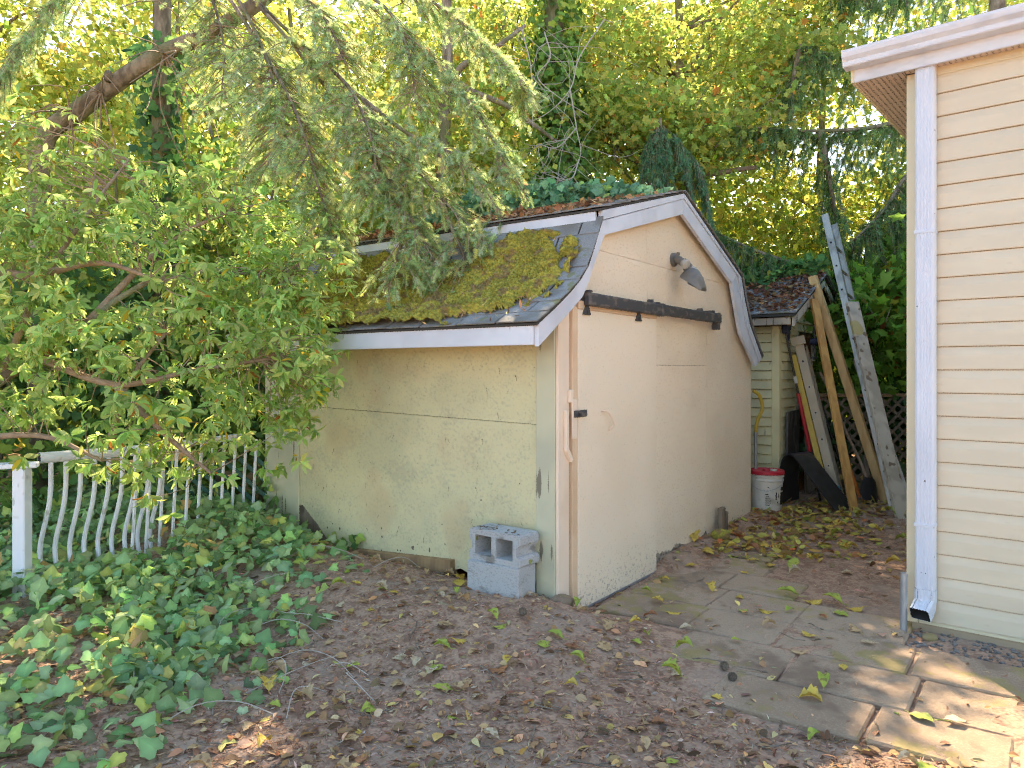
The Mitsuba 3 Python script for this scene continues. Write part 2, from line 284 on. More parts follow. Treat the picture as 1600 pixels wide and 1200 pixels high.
# ---------------------------------------------------------------- terrain
C = np.array([0.2648, 4.4828]); D = unit(np.array([.5876, .8091])); N = np.array([D[1], -D[0]])
SH = frame([*D, 0], [*-N, 0], [0, 0, 1], [*C, 0])                       # garden shed: x along the front, y into the depth
def ss(a, b, x):
    t = np.clip((np.asarray(x, float) - a) / (b - a), 0, 1); return t * t * (3 - 2 * t)
def height(x, y):
    x, y = np.asarray(x, float), np.asarray(y, float); q = np.stack([x, y], -1) - C; t = q @ D; s = -(q @ N); r = np.hypot(x, y)
    z = -.004 + .15 * ss(.35, -.15, t) * ss(-.9, .1, s) * ss(-1.5, -.5, t) + .12 * ss(.1, -.3, t) * ss(.2, 2.6, s) * ss(-1.5, -.5, t)
    z = z + .12 * ss(-1.0, -3.4, x) * ss(2.5, 5, y)
    z = z + .085 * ss(1.1, 1.8, t) * ss(-.42, -.02, s) * ss(4.2, 3.6, t) + .05 * ss(3.2, 4.6, t)
    n_ = meshkit.fbm(np.stack([x * 1.3, y * 1.3, x * 0], -1), 3) - .5; m_ = meshkit.fbm(np.stack([x * 11, y * 11, x * 0], -1), 3) - .5
    flat = np.maximum(ss(.95, .45, t) * ss(3.0, 2.2, np.abs(x)), ss(.0, -.9, x))
    return z + (.05 * n_ + .022 * m_) * (.35 + .65 * flat) * ss(60, 20, r)
def axis(lo, hi, step, far):
    a = np.arange(lo, hi + 1e-9, step); k = step * 1.5; up = []; v = hi
    while v < far: v += k; k *= 1.35; up.append(v)
    dn = []; v = lo; k = step * 1.5
    while v > -far: v -= k; k *= 1.35; dn.append(v)
    return np.array(dn[::-1] + list(a) + up)
gx, gy = axis(-4.4, 5.2, .035, 600), axis(1.8, 9.2, .035, 600)
X, Y = np.meshgrid(gx, gy); Zg = height(X, Y); nx_, ny_ = len(gx), len(gy)
i_, j_ = np.meshgrid(np.arange(ny_ - 1), np.arange(nx_ - 1), indexing='ij'); a_ = (i_ * nx_ + j_).ravel()
obj('ground', (np.stack([X.ravel(), Y.ravel(), Zg.ravel()], 1), np.vstack([np.stack([a_, a_ + 1, a_ + nx_ + 1], 1), np.stack([a_, a_ + nx_ + 1, a_ + nx_], 1)])), 'm_dirt', smooth=True, kind='structure')

# ---------------------------------------------------------------- paving: slabs laid along the shed front and round to the house
labels['paving'] = {'kind': 'structure'}
def slab(t0, t1, s0, s1, z, tilt):
    p = np.array([[t0, s0], [t1, s0], [t1, s1], [t0, s1]]) + R.normal(0, .006, (4, 2))
    m = prism(p, -.06, 0, 'z'); v = m[0]; c = p.mean(0); top = v[:, 2] > -.03
    # worn arris: pull the top edge in a little
    e = cbox(p[:, 0].min(), p[:, 0].max(), p[:, 1].min(), p[:, 1].max(), -.06, 0, .009)
    v = e[0]; v[:, 2] += z + (v[:, 0] - c[0]) * tilt[0] + (v[:, 1] - c[1]) * tilt[1]
    return v, e[1]
PV = frame([*D, 0], [*N, 0], [0, 0, 1], [*C, 0])                          # y runs out from the shed front
rows = [(-.52, -.14), (-.13, .30), (.31, .74), (.75, 1.20), (1.21, 1.62), (1.63, 2.10), (2.11, 2.58), (2.60, 3.05), (3.07, 3.5)]
for r_, (t0, t1) in enumerate(rows):
    s = .10 if t0 >= .2 else .62 - (t0) * .9; s += R.random() * .22 * (t0 < .2)
    while s < 3.4:
        L = R.uniform(.44, .68); c = PV @ [(t0 + t1) / 2, s + L / 2, 0, 1]
        if abs(c[0]) < 4 and c[1] > 2.2 and not (c[0] > 2.2 and (c[0] - 2.352) * .643 + (c[1] - 4.335) * .766 > -.12 - .2 * (c[1] < 3.9)):
            obj('slab', slab(t0 + .006, t1 - .006, s + .006, s + L - .006, R.uniform(.004, .016), R.normal(0, .006, 2)), 'm_slab', 'paving', M=PV)
        s += L + (.05 if R.random() < .12 else .004)

# ---------------------------------------------------------------- garden shed
shed = thing('garden_shed', 'cream garden shed with gambrel roof, mossy shingles and a sliding front door', 'shed')
W, DEP = 3.66, 2.87
top = [(3.66, 1.62), (3.50, 1.72), (3.26, 1.92), (3.12, 2.10), (3.02, 2.34), (1.766, 2.84), (.50, 2.46), (.40, 2.40), (.26, 2.15), (.14, 2.03), (0, 1.94)]
gable = Polygon([(0.02, -.05), (3.66, -.05)] + top[:-1] + [(.02, 1.94)])
def panel(x0, x1, z0, z1, y0=0., y1=.02):
    g = gable.intersection(sbox(x0 + .0015, z0 + .0015, x1 - .0015, z1 - .0015))
    obj('front_panel', prism(g, y0, y1), 'm_stucco_front', shed, M=SH)
panel(0, 1.275, -.05, 2.318); panel(1.275, 2.455, -.05, 1.557); panel(1.275, 2.455, 1.557, 2.318); panel(2.455, 3.66, -.05, 2.318)
panel(0, 1.262, 2.318, 2.95); panel(1.262, 3.66, 2.318, 2.95)
obj('front_framing', prism(gable.buffer(-.01), .021, .07), 'm_weathered', shed, M=SH)
# side wall: two stucco sheets, corner boards, rotten foot
def side_sheet(pts, x0=0., x1=.018, b='m_stucco_side', n='side_panel'):
    return obj(n, prism(pts, x0, x1, 'x'), b, shed, M=SH)
foot = [(.10, .20)]; ys = np.linspace(.10, 2.05, 40)
foot = [(y, .215 - .05 * y + .018 * math.sin(y * 31) * math.sin(y * 13 + 1) + .01 * R.normal()) for y in ys]
side_sheet(foot + [(2.43, .40), (2.43, 1.232), (.10, 1.176)]); side_sheet([(.10, 1.180), (2.43, 1.236), (2.43, 1.86), (.10, 1.86)])
obj('side_framing', prism([(.02, .22), (2.85, .12), (2.85, 1.86), (.02, 1.86)], .02, .08, 'x'), 'm_weathered', shed, M=SH)
obj('corner_board', cbox(-.012, .014, .0, .135, .03, 1.86, .003), 'm_trim_green', shed, M=SH)
obj('corner_board', cbox(-.014, .014, 2.432, 2.87, .08, 1.86, .004), 'm_trim_green', shed, M=SH, label='wide corner board with flaking paint at the back of the side wall')
obj('rotten_patch', prism([(2.04, .16), (2.40, .10), (2.44, .10), (2.44, .43), (2.40, .44), (2.22, .31)], -.006, .016, 'x'), 'm_weathered', shed, M=SH, label='bare grey board where the stucco has rotted away')
obj('sill', beam([-.015, .80, .195], [-.02, 2.35, .10], .07, .10), 'm_sill_wood', shed, M=SH, label='exposed brown sill beam below the side wall')
obj('back_wall', prism(Polygon([(0, 0), (3.66, 0)] + top), DEP - .04, DEP), 'm_stucco_side', shed, M=SH)
obj('far_wall', cbox(3.60, 3.66, .08, DEP - .05, 0, 1.62), 'm_stucco_side', shed, M=SH)
# front trim, jamb and door
obj('corner_trim', cbox(.0, .126, -.022, -.001, .035, 1.97, .003), 'm_trim_peach', shed, M=SH)
obj('door_post', cbox(.128, .152, -.006, -.001, .02, 2.02, .001), 'm_weathered', shed, M=SH)
door = obj('door', cbox(.192, 1.335, -.046, -.012, -.004, 1.900, .003), 'm_door', shed, M=SH, label='smooth cream sliding door')
obj('edge_board', cbox(.139, .191, -.040, -.008, .012, 1.915, .003), 'm_trim_tan', door, M=SH)
obj('bottom_strip', cbox(.20, 1.335, -.049, -.046, -.004, .012, .001), 'm_galv', door, M=SH)
obj('top_rail', cbox(.192, 1.335, -.050, -.014, 1.902, 1.955, .003), 'm_trim_tan', door, M=SH)
hd = curve([(.49, -.046, 1.247), (.51, -.080, 1.245), (.565, -.090, 1.19), (.585, -.086, 1.15), (.578, -.046, 1.115)], 16)
obj('handle', tube(hd, .0075, 6), 'm_trim_peach', door, smooth=True, M=SH)
hs = obj('hasp', cat([cbox(.128, .215, -.064, -.053, 1.222, 1.266, .003), cbox(.222, .285, -.058, -.047, 1.222, 1.266, .003), cbox(.214, .224, -.066, -.050, 1.222, 1.266, .003)]), 'm_iron', door, M=SH, label='black steel hasp')
obj('staple', cat([tube(curve([(.165, -.063, 1.256), (.165, -.088, 1.25), (.165, -.088, 1.236), (.165, -.063, 1.232)], 9), .005, 5), tube([(.180, -.063, 1.244), (.180, -.075, 1.244)], .012, 8)]), 'm_iron', hs, M=SH)
obj('latch_block', cbox(.116, .172, -.053, -.041, 1.09, 1.335, .004), 'm_trim_peach', door, M=SH)
obj('latch_block', cbox(.100, .140, -.045, -.023, 1.315, 1.395, .004), 'm_trim_peach', shed, M=SH)
obj('prop_stick', cat([cbox(.050, .078, -.050, -.023, 1.02, 1.27, .004), beam([.064, -.037, 1.03], [.118, -.037, .955], .027, .03, (0, 1, 0))]), 'm_trim_peach', shed, M=SH, label='small painted stop lever with a chipped bottom end')
trk = obj('door_track', cat([cbox(.245, 1.345, -.098, -.052, 1.925, 2.008, .008), cbox(1.345, 2.575, -.098, -.052, 1.932, 2.012, .008)]), 'm_iron', shed, M=SH, label='black box rail of the sliding door')
obj('joint_sleeve', cbox(1.320, 1.375, -.104, -.048, 1.922, 2.016, .004), 'm_iron', trk, M=SH)
for x, w in ((.262, .022), (1.270, .014), (2.24, .014), (2.515, .026)):
    obj('bracket', cat([cbox(x - w / 2, x + w / 2, -.052, -.001, 1.955, 2.046, .003), cbox(x - w / 2, x + w / 2, -.104, -.05, 2.008, 2.022, .002)]), 'm_iron', trk, M=SH)
obj('end_stop', cbox(2.50, 2.545, -.094, -.03, 1.875, 1.935, .005), 'm_iron', trk, M=SH)
for x in (.285, 1.02):
    h_ = obj('hanger', cat([prism([(x - .045, 1.868), (x + .045, 1.868), (x + .018, 1.925), (x - .018, 1.925)], -.060, -.047), tube([(x, -.070, 1.885), (x, -.047, 1.885)], .012, 8)]), 'm_iron', door, M=SH)

fx = np.linspace(1.36, 2.62, 110); fz = .035 + .17 * np.clip(meshkit.fbm(np.stack([fx * 5, fx * 0, fx * 0], 1), 3, 4) - .34, 0, 1) + .045 * (meshkit.fbm(np.stack([fx * 30, fx * 0, fx * 0], 1), 2, 5) - .5) + .05 * np.exp(-((fx - 1.75) / .25) ** 2)
obj('broken_foot', prism([(1.36, -.02)] + list(zip(fx, fz)) + [(2.62, -.02)], -.005, .001), 'm_foot', shed, M=SH, label='dark crumbling foot of the front wall')
# roof
y0, y1 = -.085, DEP + .08
lowL = [(-.335, 1.782), (-.15, 1.888), (.017, 1.992), (.145, 2.085), (.248, 2.186), (.330, 2.33), (.432, 2.512)]
upL = [(.395, 2.562), (1.766, 2.940)]; upR = [(1.766, 2.940), (3.165, 2.405)]; lowR = [(3.15, 2.40), (3.258, 2.185), (3.40, 1.972), (3.765, 1.652)]
def slabline(pts, th, a0=y0, a1=y1):
    p = np.array(pts); t = unit(np.gradient(p, axis=0)); nn = np.stack([t[:, 1], -t[:, 0]], 1); nn *= np.where(nn[:, 1:] > 0, -1, 1)
    return prism(np.vstack([p, (p + nn * th)[::-1]]), a0, a1)
roof = obj('roof', cat([slabline(lowL, .015), slabline(upL, .015), slabline(upR, .018), slabline(lowR, .020)]), 'm_shingle_edge', shed, M=SH)
def shingles(pts, expo, holder, ymax=y1, flip=False, keep=lambda y, k: True):
    p = np.array(pts, float); seg = np.r_[0, np.cumsum(np.hypot(*np.diff(p, axis=0).T))]; k = 0; a = 0.0
    while a < seg[-1] - .02:
        b = min(a + expo * 1.06, seg[-1]); q0 = np.array([np.interp(a, seg, p[:, i]) for i in (0, 1)]); q1 = np.array([np.interp(b, seg, p[:, i]) for i in (0, 1)])
        tt = unit(q1 - q0); nn = np.array([-tt[1], tt[0]]); nn = nn if nn[1] > 0 else -nn; L = np.hypot(*(q1 - q0)); y = y0 - .012 - (k % 2) * .15
        while y < ymax:
            w = .298; ya, yb = max(y, y0 - .012), min(y + w, ymax)
            if yb - ya > .03 and keep(ya, k):
                M = SH @ frame([tt[0], 0, tt[1]], [0, 1, 0], [nn[0], 0, nn[1]], [q0[0] + nn[0] * .006, ya, q0[1] + nn[1] * .006])
                v, f = cbox(-.004, L, 0, yb - ya - .006, -.0045, .0045, .0015); v = v.copy()
                v[:, 2] += .007 * (1 - v[:, 0] / L) + R.normal(0, .0012)
                obj('shingle', (v, f), 'm_shingle', holder, M=M)
            y += .304
        a += expo; k += 1
shingles(lowL, .136, roof); shingles(upL, .142, roof, keep=lambda y, k: y < .9 or k == 0)
shingles(lowR[::-1], .14, roof, keep=lambda y, k: y < .5); shingles(upR[::-1], .142, roof, keep=lambda y, k: y < .5)
inL = [(-.300, 1.652), (.032, 1.868), (.19, 1.975), (.264, 2.075), (.375, 2.262), (.475, 2.408)]
oL = [(-.300, 1.784), (-.15, 1.873), (.017, 1.976), (.150, 2.070), (.256, 2.172), (.337, 2.320), (.437, 2.494)]
obj('rake_board', prism(oL + inL[::-1], -.080, -.052), 'm_trim_white', shed, M=SH)
obj('rake_board', prism([(.437, 2.488), (1.766, 2.882), (1.766, 2.762), (.482, 2.405)], -.078, -.050), 'm_trim_white', shed, M=SH)
obj('rake_trim', prism([(.437, 2.494), (.437, 2.556), (1.768, 2.924), (1.768, 2.886)], -.084, -.052), 'm_trim_white', shed, M=SH)
obj('rake_board', prism([(1.769, 2.882), (3.02, 2.404), (2.88, 2.318), (1.769, 2.752)], -.078, -.050), 'm_trim_white', shed, M=SH)
obj('rake_trim', prism([(1.771, 2.884), (1.771, 2.920), (3.115, 2.398), (3.04, 2.40)], -.086, -.052), 'm_trim_white', shed, M=SH)
obj('rake_board', prism([(3.025, 2.402), (3.125, 2.18), (3.262, 1.94), (3.66, 1.600), (3.56, 1.555), (3.12, 1.862), (2.965, 2.15), (2.885, 2.316)], -.078, -.050), 'm_trim_white', shed, M=SH)
obj('rake_trim', prism([(3.045, 2.398), (3.118, 2.396), (3.228, 2.180), (3.375, 1.955), (3.735, 1.645), (3.664, 1.600), (3.266, 1.942), (3.130, 2.182)], -.086, -.052), 'm_trim_white', shed, M=SH)
obj('eave_board', cbox(-.322, -.296, -.050, y1 - .02, 1.660, 1.783, .003), 'm_trim_white', shed, M=SH)
obj('bend_board', cbox(.405, .424, -.050, y1 - .02, 2.487, 2.548, .002), 'm_trim_white', shed, M=SH)
obj('eave_soffit', cbox(-.292, -.02, -.03, y1 - .03, 1.80, 1.815, .002), 'm_eave_wood', shed, M=SH)

# moss on the lower slope
seg_ = np.array(lowL); sl_ = np.r_[0, np.cumsum(np.hypot(*np.diff(seg_, axis=0).T))]
def on_slope(a, y, h):
    x = np.interp(a, sl_, seg_[:, 0]); z = np.interp(a, sl_, seg_[:, 1]); e = .02
    tx = np.interp(a + e, sl_, seg_[:, 0]) - np.interp(a - e, sl_, seg_[:, 0]); tz = np.interp(a + e, sl_, seg_[:, 1]) - np.interp(a - e, sl_, seg_[:, 1]); L = np.hypot(tx, tz)
    return np.stack([x - tz / L * h, y, z + tx / L * h], -1)
na, nyy = 150, 400
A, B = np.meshgrid(np.linspace(.0, sl_[-1] - .03, na), np.linspace(.0, 2.85, nyy), indexing='ij')
q = np.stack([A, B, A * 0], -1); cov = meshkit.fbm(q * 2.6 + 3, 3, 4) * .55 + meshkit.fbm(q * 9, 3, 5) * .45
jag = (meshkit.fbm(q * 5.5 + 9, 4, 11) - .5) * .5; edge = ss(.08, .26, B + jag) * ss(sl_[-1] + .02, sl_[-1] - .22, A + jag * .8 + .25 * ss(.6, 1.2, B) * ss(1.6, 1.2, B)) * (1 - .9 * ss(.20, .05, A + jag * .5) * ss(.85, .5, B + jag)) * ss(2.7, 2.2, B)
bare = np.exp(-((A - .30) / .07) ** 2 - ((B - 1.25) / .22) ** 2) + .8 * np.exp(-((A - .13) / .05) ** 2 - ((B - .42) / .12) ** 2)
cov = cov * 1.05 + .25 * edge - .45 * (1 - edge) - .5 * bare - .28
Hm = np.clip(cov * .30, -.02, .050) * (.35 + .75 * meshkit.noise(q * 13, 6) + .6 * meshkit.noise(q * 42, 7)) + .007 * meshkit.noise(q * 95, 8) + .008
V = on_slope(A, B, Hm).reshape(-1, 3); keep = (cov > .0)
I, J = np.meshgrid(np.arange(na - 1), np.arange(nyy - 1), indexing='ij'); kk = keep[:-1, :-1] & keep[1:, :-1] & keep[:-1, 1:] & keep[1:, 1:]; a_ = (I * nyy + J)[kk]
F = np.vstack([np.stack([a_, a_ + nyy, a_ + nyy + 1], 1), np.stack([a_, a_ + nyy + 1, a_ + 1], 1)])
us, inv = np.unique(F, return_inverse=True)
# short upright tufts give the cushion its nap
ks = np.argwhere(keep); ks = ks[R.integers(0, len(ks), 26000)]; base = on_slope(A[ks[:, 0], ks[:, 1]], B[ks[:, 0], ks[:, 1]] + R.normal(0, .004, len(ks)), Hm[ks[:, 0], ks[:, 1]] - .002)
nrm = on_slope(A[ks[:, 0], ks[:, 1]], B[ks[:, 0], ks[:, 1]], Hm[ks[:, 0], ks[:, 1]] + 1) - base
tuft = place((np.array([[-.3, 0, 0], [.3, 0, 0], [0, 1, .1]]), np.array([[0, 1, 2]])), base, unit(nrm) + R.normal(0, .5, (len(ks), 3)), R.normal(size=(len(ks), 3)), R.uniform(.008, .019, len(ks)))
obj('roof_moss', cat([(V[us], inv.reshape(F.shape)), tuft]), 'm_moss', M=SH, kind='stuff', label='yellow green moss cushion over the lower shingles of the cream shed')
# ---------------------------------------------------------------- yellow tool shed behind
Q0 = np.array([2.977, 8.25]); YS = frame([*D, 0], [*-N, 0], [0, 0, 1], [*Q0, 0])    # x along the gable wall, y into the depth
ysh = thing('tool_shed', 'small yellow clapboard shed with a leaf covered roof behind the cream shed', 'shed')
LY = 2.26
def lap(x, y, L, z, hgt, axis):
    pr_ = [(0, z), (-.016, z), (-.005, z + hgt + .012), (0, z + hgt + .012)]
    return prism(pr_, x, L, 'x') if axis == 'x' else None
zz = .05; k = 0
while zz < 1.98:
    h_ = min(.105, 2.02 - zz)
    obj('clapboard', xf(frame([0, 1, 0], [1, 0, 0], [0, 0, 1], [0, 0, 0]), prism([(0, zz), (-.030, zz), (-.030, zz + .008), (-.010, zz + h_ - .006), (0, zz + h_ - .006)], .06, 2.4, 'x')), 'm_siding_yellow', ysh, M=YS)
    if zz < 1.93: obj('clapboard', prism([(0, zz), (-.030, zz), (-.030, zz + .008), (-.010, zz + h_ - .006), (0, zz + h_ - .006)], .055, .70, 'x'), 'm_siding_yellow', ysh, M=YS)
    zz += .105
zz = 1.99
while zz < 2.60:
    t = (zz - 1.95) / .70; obj('clapboard', prism([(0, zz), (-.030, zz), (-.030, zz + .008), (-.010, zz + .099), (0, zz + .099)], .06 + 1.05 * max(t, 0), LY - 1.05 * max(t, 0), 'x'), 'm_siding_yellow', ysh, M=YS); zz += .105
obj('corner_board', cbox(-.022, .06, -.024, .06, .03, 2.02, .003), 'm_trim_yellow', ysh, M=YS)
obj('frieze', cbox(.065, .76, -.026, 0, 1.935, 2.015, .003), 'm_trim_yellow', ysh, M=YS)
obj('casing', cbox(.69, .755, -.03, .01, .03, 1.93, .003), 'm_old_white', ysh, M=YS); obj('casing', cbox(1.46, 1.52, -.03, .01, .03, 1.93, .003), 'm_old_white', ysh, M=YS)
obj('door', cbox(.76, 1.455, .0, .035, .05, 1.93, .004), 'm_brown_door', ysh, M=YS, label='reddish brown door behind the leaning tools')
obj('wall_core', prism([(0.01, 0), (LY - .01, 0), (LY - .01, 2.0), (1.13, 2.62), (.01, 2.0)], .012, 2.38), 'm_weathered', ysh, M=YS)
zz = .05
while zz < 1.93:
    obj('clapboard', prism([(0, zz), (-.030, zz), (-.030, zz + .008), (-.010, zz + .099), (0, zz + .099)], 1.525, LY, 'x'), 'm_siding_yellow', ysh, M=YS); zz += .105
yr = obj('roof', prism([(-.26, 2.135), (1.13, 2.70), (2.52, 2.135), (2.52, 2.105), (1.13, 2.665), (-.26, 2.105)], -.26, 2.45), 'm_shingle_edge', ysh, M=YS)
for side in (0, 1):
    for r_ in range(9):
        xa = -.27 + r_ * .158; x2 = xa + .17
        for c_ in range(9):
            ya = -.272 + c_ * .304 - (r_ % 2) * .15; yb = ya + .298
            if yb < -.2 or (side and c_ > 2): continue
            ya = max(ya, -.272); za, zb = 2.143 + (xa + .26) * .4065, 2.143 + (x2 + .26) * .4065
            p = [(xa, za - .002), (x2, zb - .002), (x2, zb + .005), (xa, za + .011)]
            if side: p = [(2.26 - a, b) for a, b in p]
            obj('shingle', prism(p, ya, yb), 'm_shingle', yr, M=YS)
obj('eave_board', cbox(-.235, -.20, -.20, 2.4, 2.015, 2.095, .004), 'm_eave_wood', ysh, M=YS)
for k in range(3): obj('rafter_end', cbox(-.232, .02, -.19 + .9 * k + .02, -.14 + .9 * k + .02, 2.02, 2.10, .003), 'm_weathered', ysh, M=YS)
obj('barge_board', prism([(-.20, 2.10), (1.13, 2.64), (1.13, 2.55), (-.20, 2.0)], -.235, -.21), 'm_old_white', ysh, M=YS)
obj('barge_board', prism([(1.131, 2.64), (2.48, 2.09), (2.48, 2.0), (1.131, 2.55)], -.235, -.21), 'm_old_white', ysh, M=YS)

# ---------------------------------------------------------------- house with vinyl siding
HD = unit(np.array([.766, -.643])); HM = frame([*HD, 0], [-HD[1], HD[0], 0], [0, 0, 1], [2.352, 4.335, 0])
house = thing('house', 'beige house clad in horizontal vinyl siding with white gutter', 'house')
z0h, EX, LX, LD = .062, .1325, 7.0, 6.0
for k in range(24):
    z = z0h + k * EX; p = [(0, z), (-.013, z), (-.0145, z + .006), (-.0125, z + .082), (-.003, z + EX - .005), (0, z + EX - .005)]
    obj('siding_board', prism(p, .040, LX, 'x'), 'm_vinyl', house, M=HM)
    if k % 1 == 0: obj('siding_board', xf(frame([0, 1, 0], [1, 0, 0], [0, 0, 1], [0, 0, 0]), prism(p, .040, LD, 'x')), 'm_vinyl', house, M=HM)
obj('starter_strip', cbox(.04, LX, -.010, .0, z0h - .022, z0h - .002, .002), 'm_vinyl_trim', house, M=HM)
obj('corner_post', cat([cbox(-.022, .038, -.022, -.001, z0h - .02, 3.25, .003), cbox(-.022, -.001, -.0, .038, z0h - .02, 3.25, .003)]), 'm_vinyl_trim', house, M=HM)
obj('frieze_strip', cbox(.04, LX, -.016, 0, z0h + 24 * EX - .03, 3.262, .002), 'm_vinyl_trim', house, M=HM)
obj('wall_core', cbox(.002, LX, .002, LD, -.1, 3.25, .002), 'm_vinyl_core', house, M=HM)
OV = .285
obj('fascia', cbox(-OV, LX, -.118, -.100, 3.245, 3.375, .003), 'm_gutter', house, M=HM)
obj('fascia', cbox(-OV - .02, -OV, -.118, LD, 3.245, 3.375, .003), 'm_vinyl_trim', house, M=HM)
yy = -.098
while yy < LD - .1:
    w = .104 if yy < 3.2 else 1.4
    obj('soffit_panel', cat([cbox(-OV + .002, -.024, yy + .003, min(yy + w, LD) - .003, 3.250, 3.258, .002), cbox(-OV + .002, -.024, yy - .004, yy + .004, 3.256, 3.262, .001)]), 'm_soffit', house, M=HM); yy += w
obj('soffit_panel', cbox(-.022, LX, -.098, -.016, 3.256, 3.264, .002), 'm_soffit', house, M=HM)
# K-style gutter
gp = [(-.120, 3.320), (-.195, 3.320), (-.200, 3.326), (-.203, 3.350), (-.222, 3.372), (-.228, 3.395), (-.228, 3.412), (-.222, 3.412), (-.221, 3.398), (-.196, 3.340), (-.126, 3.330), (-.126, 3.418), (-.120, 3.418)]
gut = obj('gutter', prism(gp, -.325, LX, 'x'), 'm_gutter', house, M=HM)
obj('end_cap', prism([(-.120, 3.318), (-.196, 3.318), (-.205, 3.350), (-.224, 3.372), (-.230, 3.414), (-.120, 3.418)], -.328, -.322, 'x'), 'm_gutter', gut, M=HM)
obj('roof', (np.array([[-OV - .03, -.20, 3.425], [LX, -.20, 3.425], [LX, LD / 2, 4.7], [1.6, LD / 2, 4.7], [-OV - .03, LD, 3.425], [LX, LD, 3.425]]), np.array([[0, 1, 2], [0, 2, 3], [0, 3, 4], [3, 2, 5], [3, 5, 4]])), 'm_shingle', house, M=HM)
# ribbed downspout with a kicked-out foot
def rib_section(w, d_, n_=5, t=.004):
    p = [(-w, d_)]; p += [(-w, -d_ + .012), (-w + .012, -d_)]
    for k in range(n_):
        c = -w + .020 + (2 * w - .040) * k / (n_ - 1); p += [(c - .005, -d_), (c - .0025, -d_ + t), (c + .0025, -d_ + t), (c + .005, -d_)]
    p += [(w - .012, -d_), (w, -d_ + .012), (w, d_)]
    return p
sx = .085
ds = obj('downspout', prism([(sx + a, b - .062) for a, b in rib_section(.050, .036)], .235, 3.325, 'z'), 'm_spout', house, M=HM, label='white ribbed downspout with black flaking at its foot')
sec = np.array(rib_section(.052, .038)); pth = [(.0, -.062, .26), (.0, -.063, .20), (-.006, -.078, .165), (-.012, -.100, .140), (-.018, -.122, .122)]; tl = [(0, 0, -1), (0, -.15, -1), (-.12, -.6, -.8), (-.2, -.9, -.5), (-.2, -.9, -.45)]
def sweep(sec, k):
    V = []
    for (px, py, pz), t in zip(pth, tl):
        t = unit(t); a = unit(np.cross(t, [0, 0, 1]) if abs(t[2]) < .95 else np.array([1., 0, 0])); a = a if a[0] > 0 else -a; b = np.cross(t, a); b = b if b[1] * -t[2] + b[2] * t[1] > -9 else b
        b = np.cross(a, t) if np.cross(a, t)[1] > 0 else -np.cross(a, t)
        V.append(np.array([sx + px, py, pz]) + k * (sec[:, :1] * a + sec[:, 1:] * b))
    m = len(sec); V = np.vstack(V); F = []
    for i in range(len(pth) - 1):
        j = np.arange(m); q = (j + 1) % m; F += [np.stack([i * m + j, i * m + q, (i + 1) * m + q], 1), np.stack([i * m + j, (i + 1) * m + q, (i + 1) * m + j], 1)]
    return V, np.vstack(F)
el = obj('elbow', sweep(sec, 1.0), 'm_spout', ds, M=HM); obj('outlet', sweep(sec, .95), 'm_dark', ds, M=HM)
for z in (.62, 2.3): obj('strap', cbox(sx - .053, sx + .053, -.1005, -.02, z, z + .018, .001), 'm_spout', ds, M=HM)
gv = R.uniform([-.1, -.34], [3.2, -.01], (900, 2)); gs = R.uniform(.006, .018, 900)
pts = (HM @ np.column_stack([gv, np.zeros(900), np.ones(900)]).T).T[:, :3]; pts[:, 2] = height(pts[:, 0], pts[:, 1]) + .004
st_ = trimesh.creation.icosahedron(); sv, sf = np.array(st_.vertices), np.array(st_.faces)
obj('gravel', ((pts[:, None] + gs[:, None, None] * sv[None] * R.uniform(.5, 1.2, (900, 1, 3)) * [1, 1, .6]).reshape(-1, 3), (sf[None] + (np.arange(900) * len(sv))[:, None, None]).reshape(-1, 3)), 'm_gravel', kind='stuff', label='dark gravel strip along the foot of the house wall')

# ---------------------------------------------------------------- things on and around the cream shed
lamp = thing('flood_lamp', 'grey twin flood lamp with motion sensor head high on the shed gable', 'lamp')
LM = SH @ frame([1, 0, 0], [0, 1, 0], [0, 0, 1], [1.735, 0, 2.40])
obj('base', xf(frame([1, 0, 0], [0, 0, 1], [0, -1, 0], [0, 0, 0]), revolve([(0, 0), (.055, 0), (.055, .02), (.04, .035), (0, .035)], 20)), 'm_lamp', lamp, smooth=40, M=LM)
obj('bracket', cat([tube([(-.055, -.06, .005), (.06, -.06, -.005)], .016, 8), tube([(0, -.03, 0), (0, -.075, 0)], .02, 8), tube([(-.055, -.06, .0), (-.06, -.075, .045)], .016, 8)]), 'm_lamp', lamp, smooth=40, M=LM)
def bulb(p, dr_):
    z = unit(dr_); x = unit(np.cross(z, [0, 0, 1])); M = LM @ frame(x, np.cross(z, x), z, p)
    obj('lamp_holder', revolve([(0, 0), (.026, 0), (.03, .02), (.032, .075), (.026, .08), (0, .08)], 16), 'm_lamp', lamp, smooth=40, M=M)
    obj('bulb', revolve([(.024, .07), (.036, .10), (.040, .112), (.036, .122), (.0, .128)], 18), 'm_lamp_glass', lamp, smooth=50, M=M)
bulb((.06, -.065, -.005), (.35, -.55, -.75)); bulb((-.06, -.06, .0), (-.25, -.75, -.5))
arm = np.array([.0, -.075, -.01])
obj('arm', tube([arm, (-.01, -.11, -.10), (-.02, -.13, -.165)], .013, 8), 'm_lamp', lamp, smooth=40, M=LM)
hz = unit(np.array([.02, -.80, -.48])); hx = unit(np.cross(hz, [0, 0, 1])); hy = np.cross(hz, hx)
hp = np.array([-.02, -.085, -.150]); shell = []
for z, w, h, dz in ((0, .045, .06, 0), (.03, .075, .105, 0), (.09, .090, .115, .0), (.15, .082, .085, -.004), (.21, .060, .035, -.010)):
    g = np.linspace(0, np.pi, 9); shell.append(np.stack([np.cos(g) * w, np.sin(g) * h + dz, g * 0 + z], 1))
m = len(shell[0]); Vv = np.vstack(shell + [np.array([[0, 0, 0], [0, -.010, .21]])]); Ff = []
